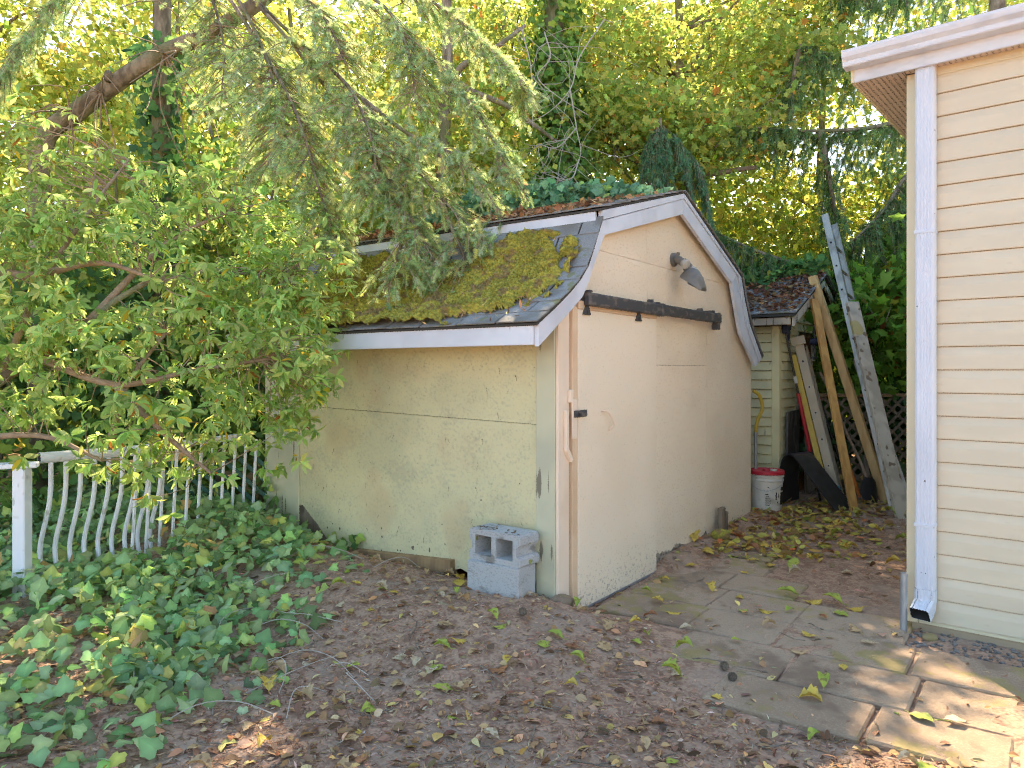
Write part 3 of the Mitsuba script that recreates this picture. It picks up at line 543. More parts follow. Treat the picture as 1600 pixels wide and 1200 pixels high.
for i in range(4):
    for j in range(m - 1): Ff += [(i * m + j, i * m + j + 1, (i + 1) * m + j + 1), (i * m + j, (i + 1) * m + j + 1, (i + 1) * m + j)]
    Ff += [(i * m, (i + 1) * m, (i + 1) * m + m - 1), (i * m, (i + 1) * m + m - 1, i * m + m - 1)]
for j in range(m - 1): Ff += [(5 * m, j + 1, j), (5 * m + 1, 4 * m + j, 4 * m + j + 1)]
obj('head', (Vv, np.array(Ff)), 'm_lamp', lamp, smooth=35, M=LM @ frame(hx, hy if hy[2] > 0 else -hy, hz, hp))
obj('lens', xf(frame(hx, hy if hy[2] > 0 else -hy, hz, hp), cbox(-.045, .045, -.014, -.002, .08, .20, .004)), 'm_dark', lamp, M=LM)

def block(name, label, loc, rot, flip):
    a = thing(name, label, 'concrete block', 'concrete blocks stacked against the shed')
    M = frame([math.cos(rot), math.sin(rot), 0], [-math.sin(rot), math.cos(rot), 0], [0, 0, 1], loc)
    L, Wd, Hh = .385, .19, .19      # along x, along y, up
    o = sbox(-L / 2, 0, L / 2, Hh)
    if flip:     # lying: cores open to the front
        holes = [sbox(-L / 2 + .042, .034, -.018, Hh - .034).buffer(-.008).buffer(.008), sbox(.018, .034, L / 2 - .042, Hh - .034).buffer(-.008).buffer(.008)]
        g = o.difference(unary_union(holes)).difference(sbox(L / 2 - .016, .062, L / 2 + .1, .118)).difference(sbox(-L / 2 - .1, .062, -L / 2 + .016, .118))
        obj('body', prism(g.buffer(-.003).buffer(.003), -Wd / 2, Wd / 2), 'm_block', a, M=M)
        for s_ in (-1, 1): obj('ear', cat([prism([(s_ * L / 2, .0), (s_ * (L / 2 + .014), .012), (s_ * (L / 2 + .014), .046), (s_ * L / 2, .058)], -Wd / 2 + .004, Wd / 2 - .004), prism([(s_ * L / 2, .124), (s_ * (L / 2 + .010), .134), (s_ * (L / 2 + .010), .176), (s_ * L / 2, .186)], -Wd / 2 + .004, Wd / 2 - .004)]), 'm_block', a, M=M)
    else:
        obj('body', cbox(-L / 2, L / 2, -Wd / 2, Wd / 2, 0, Hh, .006), 'm_block', a, M=M)
    return a
bx = SH @ np.array([-.135, .30, 0, 1]); rot_b = math.atan2(N[1], N[0])    # long side follows the side wall
gz = float(height(bx[0], bx[1]))
block('concrete_block', 'plain grey concrete block at the bottom of the stack by the shed corner', (bx[0] - .01, bx[1] - .02, gz - .01), rot_b + .03, False)
block('concrete_block', 'grey concrete block on top of the stack with both cores open to the front', (bx[0] + .005, bx[1] - .005, gz + .181), rot_b - .06, True)

def stub(M, h, w): return xf(M, cbox(-w / 2, w / 2, -.02, .02, 0, h, .006))
sp = SH @ np.array([2.64, -.07, 0, 1]); sg = float(height(*sp[:2]))
tag_ = obj('wooden_stake', cat([stub(frame([*D, 0], [*-N, 0], [0, 0, 1], [sp[0], sp[1], sg - .05]), .27, .10), stub(frame([*D, 0], [*-N, 0], [0.02, 0, 1], [sp[0] + .05, sp[1] + .07, sg - .05]), .22, .05)]), 'm_weathered', label='short dark weathered stake standing at the foot of the shed front', cat_='stake')
s3 = trimesh.creation.icosphere(2, .075); v3 = np.array(s3.vertices) * [1.1, .9, .75] + .012 * (meshkit.fbm(np.array(s3.vertices) * 14, 3)[:, None] - .5); pos = SH @ np.array([2.42, -.14, 0, 1])
obj('stone', (v3 + [pos[0], pos[1], float(height(*pos[:2])) + .035], np.array(s3.faces)), 'm_moss', smooth=True, label='small mossy stone beside the dark stake', cat_='stone')
s4 = trimesh.creation.icosphere(2, .07); v4 = np.array(s4.vertices) * [1.1, .9, .7] + .012 * (meshkit.fbm(np.array(s4.vertices) * 14 + 3, 3)[:, None] - .5); pos = SH @ np.array([.03, -.05, 0, 1])
obj('stone', (v4 + [pos[0] - .02, pos[1] - .03, float(height(*pos[:2])) + .02], np.array(s4.faces)), 'm_slab', smooth=True, label='grey stone half sunk below the shed corner trim', cat_='stone')
for k_, (xx, yy_, rr, lb) in enumerate(((2.235, 4.235, .026, 'small pale pebble left of the short steel pipe'), (2.36, 4.16, .035, 'pale pebble in front of the downspout outlet'))):
    p_ = np.array(s4.vertices) / .07 * rr * [1.2, .9, .7]
    obj('pebble', (p_ + [xx, yy_, float(height(xx, yy_)) + .012], np.array(s4.faces)), 'm_slab', smooth=True, label=lb, cat_='pebble')
PI_ = (2.262, 4.255)
obj('steel_pipe', revolve([(.014, -.05), (.019, -.05), (.019, .345), (.014, .345), (.014, -.05)], 18), 'm_galv', smooth=35, M=frame([1, 0, 0], [0, 1, 0], [0.01, .0, 1], [PI_[0], PI_[1], 0]), label='short galvanized steel pipe standing in the paving by the downspout', cat_='pipe')

# white bucket with a red lid
bk = thing('bucket', 'dirty white plastic bucket with a red lid at the end of the shed front', 'bucket')
BM = frame([1, 0, 0], [0, 1, 0], [0, 0, 1], [2.665, 7.72, float(height(2.665, 7.72)) - .01]); hb = .43
obj('body', revolve([(0, 0), (.148, 0), (.152, .01), (.166, .33), (.176, .335), (.176, .345), (.167, .35), (.168, .375), (.178, .38), (.178, .39), (.169, .395), (.170, .415), (.17, .42), (0, .42)], 36), 'm_bucket', bk, smooth=30, M=BM)
obj('lid', cat([revolve([(.179, .400), (.183, .402), (.184, .432), (.178, .440), (.166, .440), (.160, .430), (.04, .430), (0, .430)], 36), revolve([(.0, .446), (.03, .446), (.034, .431), (.05, .431)], 20)]), 'm_red_lid', bk, smooth=30, M=BM)
obj('spout_cap', xf(frame([1, 0, 0], [0, 1, 0], [0, 0, 1], [.07, -.02, 0]), revolve([(.036, .428), (.036, .446), (.0, .447)], 18)), 'm_bucket', bk, smooth=30, M=BM)
def patch(a0, a1, z0, z1):
    g = np.linspace(math.radians(a0), math.radians(a1), 8); V = []
    for z in (z0, z1): r = .1535 + (z / .33) * .0137; V.append(np.stack([r * np.cos(g), r * np.sin(g), g * 0 + z], 1))
    j = np.arange(7); return np.vstack(V), np.vstack([np.stack([j, j + 1, j + 9], 1), np.stack([j, j + 9, j + 8], 1)])
lb_ = [(-50, -18, .09, .22), (-50, -18, .235, .275)] + [(-112, -96 + 6 * math.sin(k), .09 + .022 * k, .098 + .022 * k) for k in range(6)] + [(-74, -69, .15, .225), (-66, -61, .11, .13), (-64, -60, .165, .21), (-104, -98, .27, .277)]
obj('printing', cat([patch(*q) for q in lb_]), 'm_print', bk, M=BM, label='dark printed panels and lines of small print')
bh = curve([(.172, 0, .385), (.150, -.13, .30), (0, -.215, .245), (-.150, -.13, .30), (-.172, 0, .385)], 20); obj('bail_handle', tube(xf(frame([.93, -.36, 0], [.36, .93, 0], [0, 0, 1], [0, 0, 0]), (bh, None))[0], .003, 5), 'm_galv', bk, M=BM)

# ---------------------------------------------------------------- tools and timber leaning on the yellow shed
def Pt(v, z): return np.array([v[0], v[1], z])
def gab(L, o, z): p = Q0 + L * D + o * N; return np.array([p[0], p[1], z])
def toward(p0, p1, k): return p0 + (np.asarray(p1) - p0) * k
pb, pt_ = np.array([3.58, 7.68, .0]), gab(.48, .25, 2.46)
obj('plank', beam(pb, toward(pb, pt_, .95), .089, .038, (.2, -1, 0)), 'm_cedar', label='golden cedar plank leaning on the yellow shed, nearest to the yellow ladder', cat_='plank', group='timber leaning on the yellow shed')
pb, pt_ = np.array([4.23, 8.32, .02]), gab(.62, .22, 2.62)
obj('plank', beam(pb, pt_, .089, .089, (.75, -.6, .2)), 'm_cedar_pale', label='thick pale cedar post with a pointed lower end between the plank and old board', cat_='plank', group='timber leaning on the yellow shed')
wb0, wb1 = np.array([3.90, 7.32, .0]), np.array([3.86, 8.36, 2.29])
ob_ = obj('old_board', beam(wb0, wb1, .14, .05, (.1, -1, .2)), 'm_old_board', label='long weathered grey board with flaking stains leaning in front of the tall ladder', cat_='board', group='timber leaning on the yellow shed')
obj('old_board', beam(wb0 + [.105, .03, 0], wb1 + [.07, .02, -.62], .06, .11, (.1, -1, .2)), 'm_old_white', label='grey painted board standing behind the stained weathered board', cat_='board', group='timber leaning on the yellow shed')
def ladder(name, label, b0, t0, rung, wid, web, fl, mat_, n_, holder=None, rails=(0, 1)):
    k = holder or thing(name, label, 'ladder'); b0, t0 = np.asarray(b0, float), np.asarray(t0, float); a = unit(t0 - b0); r = unit(np.asarray(rung, float) - a * np.dot(a, rung)); q = np.cross(a, r); L = np.linalg.norm(t0 - b0)
    for s_ in rails:
        o = b0 + r * wid * s_; M = frame(a, r, q, o)
        ch = [cbox(0, L, -.002, .002, -web / 2, web / 2, .0008), cbox(0, L, (-fl if s_ else 0), (0 if s_ else fl), -web / 2, -web / 2 + .004, .001), cbox(0, L, (-fl if s_ else 0), (0 if s_ else fl), web / 2 - .004, web / 2, .001)]
        obj('rail', cat(ch), mat_, k, M=M)
    for i in range(n_):
        x = b0 + a * (.15 + i * .30)
        obj('rung', tube([x - r * .004, x + r * (wid + .004)], .016, 8), 'm_alu', k, smooth=40)
        obj('rung_end', tube([x - r * .006, x + r * .0], .0115, 8), 'm_dark', k)
    return k, a, r, q
# yellow extension ladder: a yellow and a bare metal section, seen on their side rails
lb, lt = np.array([3.60, 8.12, .02]), gab(.33, .14, 1.83)
kq, a, r, q = ladder('extension_ladder', 'short extension ladder with one yellow side rail leaning on the yellow shed', lb, lt, (.45, .9, .1), .38, .095, .03, 'm_alu_dull', 6)
sgn = 1 if q[0] < 0 else -1
obj('yellow_rail', beam(lb + q * sgn * .085 - r * .02, lt + q * sgn * .085 - r * .02 + a * -.12, .062, .035, r), 'm_yellow', kq)
obj('end_cap', xf(frame(r, q, a, lt - r * .01), prism([(-.02, -.075), (.03, -.075), (.03, .075), (-.02, .075)], -.02, .075, 'z')), 'm_alu_dull', kq)
obj('foot', beam(lb - a * .01 + q * sgn * -.01, lb + a * .22 + q * sgn * -.01, .11, .05, r), 'm_teal', kq, label='blue green plastic foot')
ladder('tall_ladder', 'tall aluminium ladder reaching above the yellow shed roof', (3.98, 7.66, .02), (3.70, 8.72, 3.37), (.6, .8, .1), .36, .075, .03, 'm_alu', 11)

pp = thing('pole_pruner', 'black telescopic pole tool with navy hook head and red grip', 'pole pruner'); a0, a1 = gab(.58, .20, .05), gab(.06, .07, 1.95)
a0 = np.array([3.48, 8.30, .03])
obj('pole', tube([toward(a0, a1, .50), a1], .013, 8), 'm_black', pp, smooth=40); obj('collar', tube([toward(a0, a1, .70), toward(a0, a1, .74)], .020, 8), 'm_old_white', pp)
obj('grip', tube([toward(a0, a1, .30), toward(a0, a1, .64)], .021, 8), 'm_red', pp, smooth=40); obj('lower_pole', tube([toward(a0, a1, .0), toward(a0, a1, .31)], .013, 8), 'm_black', pp, smooth=40)
obj('head', cat([cbox(-.035, .03, -.035, .035, -.02, .10, .012), xf(frame([1, 0, 0], [0, 1, 0], [0, 0, 1], [.06, 0, .05]), cbox(-.05, .07, -.03, .03, -.03, .035, .012)), tube(curve([(.10, 0, .06), (.135, 0, .03), (.13, 0, -.05), (.11, 0, -.09)], 12), .015, 7)]), 'm_navy', pp, M=frame([*D, 0], [*-N, 0], [0, 0, 1], a1))
lp = thing('long_lopper', 'long lopper with dark shaft and short red grip between the ladder and the cedar plank', 'lopper'); a0, a1 = np.array([3.98, 8.62, .05]), gab(.72, .10, 1.72)
obj('shaft', tube([a0, toward(a0, a1, .66)], .018, 8), 'm_black', lp, smooth=40); obj('grip', tube([toward(a0, a1, .66), toward(a0, a1, .86)], .021, 8), 'm_red', lp, smooth=40); obj('tip', tube([toward(a0, a1, .86), toward(a0, a1, 1.12)], .014, 8), 'm_black', lp, smooth=40)
obj('grey_pole', tube([(3.66, 8.26, .03), gab(.30, .07, 1.62)], .014, 8), 'm_alu_dull', smooth=40, label='thin grey pole between the red grip and the yellow ladder rail', cat_='pole')
sh_ = thing('shovel', 'black shovel with a bent wooden handle standing behind the cedar planks', 'shovel'); h0 = np.array([3.98, 8.20, .22])
obj('handle', tube(curve([h0, (3.94, 8.32, .48), (3.84, 8.45, .80), (3.72, 8.6, 1.25), (3.62, 8.66, 1.5)], 20), .016, 8), 'm_twig', sh_, smooth=40)
gbl = np.linspace(-1, 1, 9); V = []
for z, w, c in ((.30, .05, .0), (.24, .11, .012), (.12, .125, .022), (.03, .10, .03), (-.02, .03, .035)):
    V.append(np.stack([gbl * w, .05 * gbl ** 2 * (w / .125) - c, gbl * 0 + z], 1))
j = np.arange(8); F = np.vstack([np.vstack([np.stack([i * 9 + j, i * 9 + j + 1, i * 9 + j + 10], 1), np.stack([i * 9 + j, i * 9 + j + 10, i * 9 + j + 9], 1)]) for i in range(4)])
obj('blade', (np.vstack(V), F), 'm_black', sh_, smooth=True, M=frame([.9, .3, 0], [-.3, .9, .2], [.05, .25, 1], [3.96, 8.10, .03]))
obj('orange_handle', beam((3.88, 8.22, .10), (3.72, 8.50, .95), .035, .02, (.2, -1, 0)), 'm_orange', label='orange tool handle half hidden behind the golden cedar plank', cat_='tool handle')
obj('wood_offcut', beam((4.0, 8.32, .16), (4.05, 8.42, .55), .07, .03, (.2, -1, 0)), 'm_weathered', label='short grey board end propped behind the planks', cat_='board')
obj('black_cable', tube(curve([gab(.62, .12, 2.05), gab(.64, .16, 1.4), gab(.66, .22, .8), gab(.70, .30, .1)], 16), .006, 5), 'm_black', label='thin black cable hanging down behind the cedar plank', cat_='cable')
hk = thing('hand_clamp', 'small dark blue clamp hanging at the gable edge of the yellow shed', 'clamp')
obj('bar', beam(gab(.60, .24, 2.06), gab(.64, .24, 1.70), .018, .018, (1, 0, 0)), 'm_iron', hk); obj('jaw', beam(gab(.56, .24, 1.86), gab(.70, .24, 1.84), .07, .09, (1, 0, 0), .02), 'm_navy', hk); obj('foot', beam(gab(.52, .24, 1.66), gab(.72, .24, 1.67), .03, .03, (1, 0, 0)), 'm_iron', hk)
obj('dark_panel', prism([(.14, .30), (.60, .30), (.60, 1.055), (.14, 1.045)], -.075, -.05), 'm_darkpanel', M=YS, label='dark dusty sheet propped upright against the yellow gable wall', cat_='panel')
# curled rubber sheet
g = np.linspace(0, 1, 30); arc = np.stack([np.interp(g, [0, .30, .42, .52, .62, 1], [.00, -.01, .06, .14, .20, .62]), np.interp(g, [0, .30, .42, .52, .62, 1], [.02, .48, .60, .585, .50, .02])], 1)
arc = np.stack([np.convolve(np.pad(arc[:, i], 2, 'edge'), np.ones(5) / 5, 'valid') for i in (0, 1)], 1)
tn = unit(np.gradient(arc, axis=0)); nn = np.stack([-tn[:, 1], tn[:, 0]], 1); ring = Polygon(np.vstack([arc, (arc + nn * .012)[::-1]]))
rub = prism(ring, 0, .40)
obj('rubber_sheet', rub, 'm_black_rubber', M=frame([.66, -.75, 0], [.75, .66, 0], [0, 0, 1], [2.93, 8.02, .02]), smooth=40, label='curled black rubber sheet standing like an arch beside the bucket', cat_='rubber sheet')
yt = thing('bent_tool', 'grey shafted tool with a curved yellow grip in the gap behind the cream shed', 'garden tool')
obj('grip', tube(curve([(2.575, 7.86, 1.30), (2.64, 7.86, 1.25), (2.672, 7.86, 1.12), (2.62, 7.86, .98), (2.60, 7.86, .86)], 22), .019, 8), 'm_yellow', yt, smooth=True)
obj('shaft', tube([(2.60, 7.86, .88), (2.605, 7.86, .05)], .017, 8), 'm_galv', yt, smooth=True)

# ---------------------------------------------------------------- lattice fence
lf = thing('lattice_fence', 'dark brown wooden lattice fence panel at the end of the path', 'fence'); yL, xa, xb = 8.72, 3.55, 5.4
obj('top_rail', cbox(xa, xb, yL - .03, yL + .03, 1.205, 1.245, .004), 'm_sill_wood', lf); obj('bottom_rail', cbox(xa, xb, yL - .02, yL + .03, .02, .09, .004), 'm_weathered', lf)
for x in (xa, xb - .5): obj('post', cbox(x - .045, x + .045, yL + .035, yL + .12, -.1, 1.2), 'm_weathered', lf)
cl = sbox(xa, .09, xb, 1.205)
for sg in (1, -1):
    c0 = xa - 1.3
    while c0 < xb + 1.3:
        g_ = Polygon([(c0, .05), (c0 + .045, .05), (c0 + .045 + sg * 1.2, 1.25), (c0 + sg * 1.2, 1.25)]).intersection(cl)
        if not g_.is_empty and g_.area > .002: obj('slat', prism(g_, yL - .008 if sg > 0 else yL + .001, yL if sg > 0 else yL + .009), 'm_weathered', lf)
        c0 += .135

# ---------------------------------------------------------------- white railing under the shrub
rl = thing('white_railing', 'white metal railing section with bowed balusters under the hanging shrub', 'railing'); ra, rb = np.array([-3.02, 4.70]), np.array([-2.50, 5.30])
def rail_pt(k, z): p = ra + (rb - ra) * k; return np.array([p[0], p[1], z])
zt = .955
post = np.array([-3.06, 4.60])
obj('post', cbox(post[0] - .04, post[0] + .04, post[1] - .04, post[1] + .04, .05, .93, .006), 'm_railing', rl)
obj('post_bracket', beam((post[0] - .14, post[1] - .08, .925), (post[0] + .09, post[1] + .02, .925), .085, .035, (0, 0, 1), .006), 'm_railing', rl)
rdir = unit(rail_pt(1, zt) - rail_pt(0, zt))
o_ = [rail_pt(.0, zt), rail_pt(1.02, zt + .0)]
tb = tube(o_, .036, 14, cap=False); obj('top_rail', tb, 'm_railing', rl, smooth=True); obj('rail_bore', tube([o_[0] + rdir * .001, o_[1]], .031, 14, cap=False), 'm_darkpanel', rl, smooth=True); 
bow = np.array([-.80, .40, 0]); 
zs = np.array([.93, .78, .66, .54, .42, .33, .24, .15, .02]); bw = np.array([0, 0, .015, .055, .10, .118, .105, .075, .03]) * 1.1
for k in np.linspace(.085, .965, 9):
    p = rail_pt(k, 0); pts = np.stack([p + bow * b + [0, 0, z] for z, b in zip(zs, bw)]); obj('baluster', tube(curve(pts, 28), .0155, 8), 'm_railing', rl, smooth=True)
p = np.array([-3.20, 4.52, 0]); obj('baluster', tube(curve(np.stack([p + np.array([.8, -.4, 0]) * -b + [0, 0, z] for z, b in zip(zs, bw * -.5)]), 28), .0155, 8), 'm_railing', rl, smooth=True)
r2 = thing('white_railing', 'white metal railing section with straight balusters next to the back corner of the shed', 'railing'); ra, rb = np.array([-2.66, 5.12]), np.array([-2.12, 6.02])
obj('top_rail', beam(rail_pt(-.03, .965), rail_pt(.93, .985), .05, .045, (0, 0, 1), .006), 'm_railing', r2)
for k in np.linspace(.01, .985, 11):
    obj('baluster', beam(rail_pt(k, .10), rail_pt(k + .01, .955) + [.035, 0, 0], .02, .02, (.5, .8, 0), .004), 'm_railing', r2)
tr = thing('green_trellis', 'green plastic trellis of slanting slats behind the straight white balusters', 'trellis')
for i in range(9):
    a_ = np.array([-3.05 + i * .13, 5.95 + i * .03, .78]); obj('slat', beam(a_, a_ + [.62, .12, -.58], .035, .012, (0, -1, .3)), 'm_green_plastic', tr)
obj('fallen_plank', beam((-2.95, 5.60, .80), (-2.42, 5.82, .87), .06, .05), 'm_cedar_pale', label='pale bare plank lying across behind the white balusters', cat_='plank')
# ---------------------------------------------------------------- vegetation
def crown(ells, n, leaf, size, cols, flat=.6, shell=.55, up=.8, droop=0., jit=.18, per=60, sig=.20, widen=1.0, spread=1.0):
    """leaves in loose sprays spread through ellipsoids: returns mesh and per-vertex colours"""
    e = np.array([x[:3] for x in ells]); r = np.array([x[3] for x in ells]); m = max(1, n // per)
    k = R.choice(len(e), m, p=r ** 2.2 / (r ** 2.2).sum()); c = np.stack([ell(1, e[i], [r[i], r[i], r[i] * .9], shell)[0] for i in k])
    tone = np.exp(R.normal(0, .16, m)); idx = np.repeat(np.arange(m), per); n = len(idx)
    pos = c[idx] + R.normal(size=(n, 3)) * sig * [1, 1, flat]
    nrm = rndir(n, up); al = rndir(n, -droop, spread)
    mesh = place(leaf, pos, al, nrm, size * np.exp(R.normal(0, .22, n)), widen)
    return mesh, pal(n, cols, jit, 1)[np.repeat(np.arange(n), len(leaf[0]))] * np.repeat(np.clip(tone[idx], .7, 1.4), len(leaf[0]))[:, None]
def limb(ctrl, r0, r1, sides=7, n=20):
    c = curve(ctrl, n); return tube(c, np.linspace(r0, r1, len(c)), sides)
def twigs(starts, ends, r0=.006, r1=.002, sag=.06, sides=4):
    ms = []
    for a, b in zip(starts, ends):
        m_ = (a + b) / 2 + R.normal(0, .10, 3) * np.linalg.norm(b - a) + [0, 0, sag]; ms.append(tube(curve([a, m_, b], 6), np.linspace(r0, r1, 6), sides, cap=False))
    return cat(ms)

# 1. big evergreen shrub that hangs over the railing (whorled, drooping leaves)
PIERIS = [(-3.22, 5.00, 2.94, 0.50), (-3.26, 4.80, 2.43, 0.45), (-2.80, 4.80, 2.51, 0.50), (-2.43, 5.00, 2.68, 0.50), (-2.08, 5.10, 2.62, 0.42), (-2.92, 4.60, 1.99, 0.45), (-2.48, 4.60, 2.07, 0.50), (-2.04, 4.70, 2.12, 0.50), (-1.74, 5.00, 2.25, 0.50), (-1.46, 5.10, 2.09, 0.42), (-2.97, 4.50, 1.59, 0.40), (-2.49, 4.40, 1.59, 0.42), (-2.11, 4.50, 1.63, 0.45), (-1.72, 4.60, 1.67, 0.42), (-1.47, 4.70, 1.59, 0.40), (-1.60, 4.95, 1.30, 0.36), (-1.62, 4.90, 1.86, 0.42), (-1.80, 5.0, 2.0, 0.42), (-1.50, 5.05, 1.62, 0.40), (-1.32, 5.00, 1.86, 0.24), (-1.38, 4.80, 1.38, 0.30), (-2.75, 4.40, 1.20, 0.38), (-2.28, 4.30, 1.25, 0.38), (-1.95, 4.40, 1.28, 0.40), (-1.68, 4.60, 1.27, 0.35), (-1.54, 4.85, 1.09, 0.27), (-2.13, 4.30, 0.99, 0.26), (-1.86, 4.45, 0.89, 0.22), (-2.47, 4.30, 0.89, 0.20), (-2.02, 4.30, 0.72, 0.13), (-3.37, 4.50, 1.43, 0.40), (-3.51, 4.70, 2.16, 0.50), (-1.38, 5.30, 2.39, 0.36), (-1.71, 5.30, 2.62, 0.30)]
LIMBS = [[(-3.60, 4.70, .10), (-3.60, 4.70, 1.06), (-3.20, 4.60, 1.45), (-2.96, 4.60, 1.59), (-2.67, 4.65, 1.83), (-2.38, 4.80, 2.09), (-2.00, 4.90, 2.17), (-1.57, 5.00, 2.16)],
         [(-3.20, 4.60, 1.45), (-3.02, 4.70, 2.04), (-2.81, 4.90, 2.58), (-2.71, 5.20, 3.00)], [(-2.67, 4.65, 1.83), (-2.30, 4.90, 2.36), (-1.95, 5.10, 2.62)],
         [(-3.75, 4.75, .1), (-3.67, 4.80, 1.97), (-3.02, 4.70, 2.12), (-2.62, 4.70, 2.20), (-2.20, 4.60, 2.07)], [(-2.96, 4.60, 1.59), (-2.40, 4.45, 1.43), (-1.96, 4.50, 1.51), (-1.55, 4.70, 1.59)],
         [(-2.40, 4.45, 1.43), (-2.04, 4.35, 1.13), (-1.80, 4.40, 0.90)], [(-3.60, 4.70, 1.06), (-2.86, 4.45, 1.12), (-2.42, 4.35, 0.98)], [(-2.52, 4.60, 1.03), (-2.35, 4.50, 1.43), (-2.16, 4.60, 1.75)]]
pier = thing('evergreen_shrub', 'large leaning shrub with whorls of drooping pale green leaves over the white railing', 'shrub')
for k, L_ in enumerate(LIMBS): obj('branch', limb(L_, .048 if k in (0, 3) else .026, .009), 'm_twig' if k else 'm_bark', pier, smooth=True)
pe = np.array([x[:3] for x in PIERIS]); prr = np.array([x[3] for x in PIERIS]); nr = 1650
k = R.choice(len(pe), nr, p=prr ** 2.3 / (prr ** 2.3).sum()); rc = pe[k] + unit(R.normal(size=(nr, 3))) * (R.random((nr, 1)) ** .5) * prr[k][:, None] * [1, .62, .95]
axis_ = unit((rc - pe[k]) / prr[k][:, None] * .8 + [0, -.25, .35] + R.normal(0, .35, (nr, 3))); kp = (meshkit.noise(rc * 2.9, 5) > .38) | (rc[:, 0] > -1.75); rc, k, axis_ = rc[kp], k[kp], axis_[kp]; nr = len(rc); nl = R.integers(8, 13, nr); idx = np.repeat(np.arange(nr), nl); n = len(idx)
ang = R.random(n) * 2 * np.pi; ax = axis_[idx]; s1 = unit(np.cross(ax, [0.3, .2, 1])); s2 = np.cross(ax, s1)
outw = np.cos(ang)[:, None] * s1 + np.sin(ang)[:, None] * s2
al = unit(outw * R.uniform(.7, 1.0, (n, 1)) + ax * R.uniform(-.1, .7, (n, 1)) + [0, 0, -.62] * R.uniform(.5, 1.3, (n, 1)))
rt = np.exp(R.normal(0, .15, nr)); lp_ = rc[idx] + ax * R.uniform(-.03, .015, (n, 1)); sz = R.uniform(.056, .098, n)
cc = pal(n, [((.42, .58, .17), 10), ((.51, .65, .23), 9), ((.30, .46, .13), 4), ((.62, .68, .22), 5), ((.74, .56, .06), .5), ((.58, .24, .06), .3)], .14) * rt[idx][:, None]
obj('leaves', place(LANCE, lp_, al, ax + R.normal(0, .15, (n, 3)), sz, R.uniform(.8, 1.25, n)), 'm_leaf_shrub', pier, color=np.repeat(np.clip(cc, 0, .9), len(LANCE[0]), 0), smooth=True)
lc = np.vstack([curve(L_, 30) for L_ in LIMBS]); sel = R.choice(nr, min(nr, 560), replace=False); near = np.array([lc[np.argmin(((lc - q_) ** 2).sum(1) + R.random(len(lc)) * .08)] for q_ in rc[sel]])
ok = np.linalg.norm(near - rc[sel], axis=1) < .95
obj('twigs', twigs(near[ok], rc[sel][ok], .0042, .002, .03), 'm_twig', pier)

# 2. conifer with soft hanging sprays in front of the shed roof
def sprig(n=26, L=1.0):
    V, F = [], []
    for i in range(n):
        y = L * i / n; s = 1 if i % 2 else -1; w = .34 * (1 - .5 * i / n); q = len(V)
        V += [(0, y, 0), (0, y + .075, .0), (s * w, y + .16, R.normal(0, .07))]; F.append((q, q + 1, q + 2))
    V += [(-.012, 0, 0), (.012, 0, 0), (0, L, 0)]; F.append((len(V) - 3, len(V) - 2, len(V) - 1))
    return np.array(V, float), np.array(F)
SPRIG = sprig()
def sprays(boughs, per, reach, size, hang, cols, dens=1.0, side=1.0, start=.3):
    """side branchlets along boughs, each carrying sprigs"""
    ps, al, tw = [], [], []
    for B_ in boughs:
        c = curve(B_, 40); t = unit(np.gradient(c, axis=0)); L = np.linalg.norm(np.diff(c, axis=0), axis=1).sum(); nb = int(L * per * dens)
        for q in range(nb):
            f = start + (1 - start) * R.random() ** .8; i = min(int(f * 39), 39); lat = unit(np.cross(t[i], [0, 0, 1])) * (1 if R.random() < .5 else -1)
            d0 = unit(lat * R.uniform(.5, 1) * side + t[i] * R.uniform(.3, 1) + [0, 0, -hang * R.uniform(.2, .9)] + R.normal(0, .15, 3)); l = reach * (1.15 - f * .75) * R.uniform(.5, 1.1)
            e = c[i] + d0 * l + [0, 0, -hang * l * .5]; b = curve([c[i], c[i] + d0 * l * .55, e], 8); tw.append(b); m_ = max(3, int(l / .034)); g = np.sort(R.random(m_)) * .95 + .05
            p = np.stack([np.interp(g * (len(b) - 1), np.arange(len(b)), b[:, j]) for j in range(3)], 1); bd = unit(np.gradient(b, axis=0))[np.minimum((g * (len(b) - 1)).astype(int), len(b) - 1)]
            ps.append(p); al.append(unit(bd + R.normal(0, .55, (m_, 3)) + [0, 0, -hang * .5]))
    ps, al = np.vstack(ps), np.vstack(al); n = len(ps); c = pal(n, cols, .16)
    return place(SPRIG, ps, al, rndir(n, 1.2), R.uniform(.6, 1.2, n) * size), np.repeat(c, len(SPRIG[0]), 0), cat([tube(b, np.linspace(.0055, .002, len(b)), 3, cap=False) for b in tw])
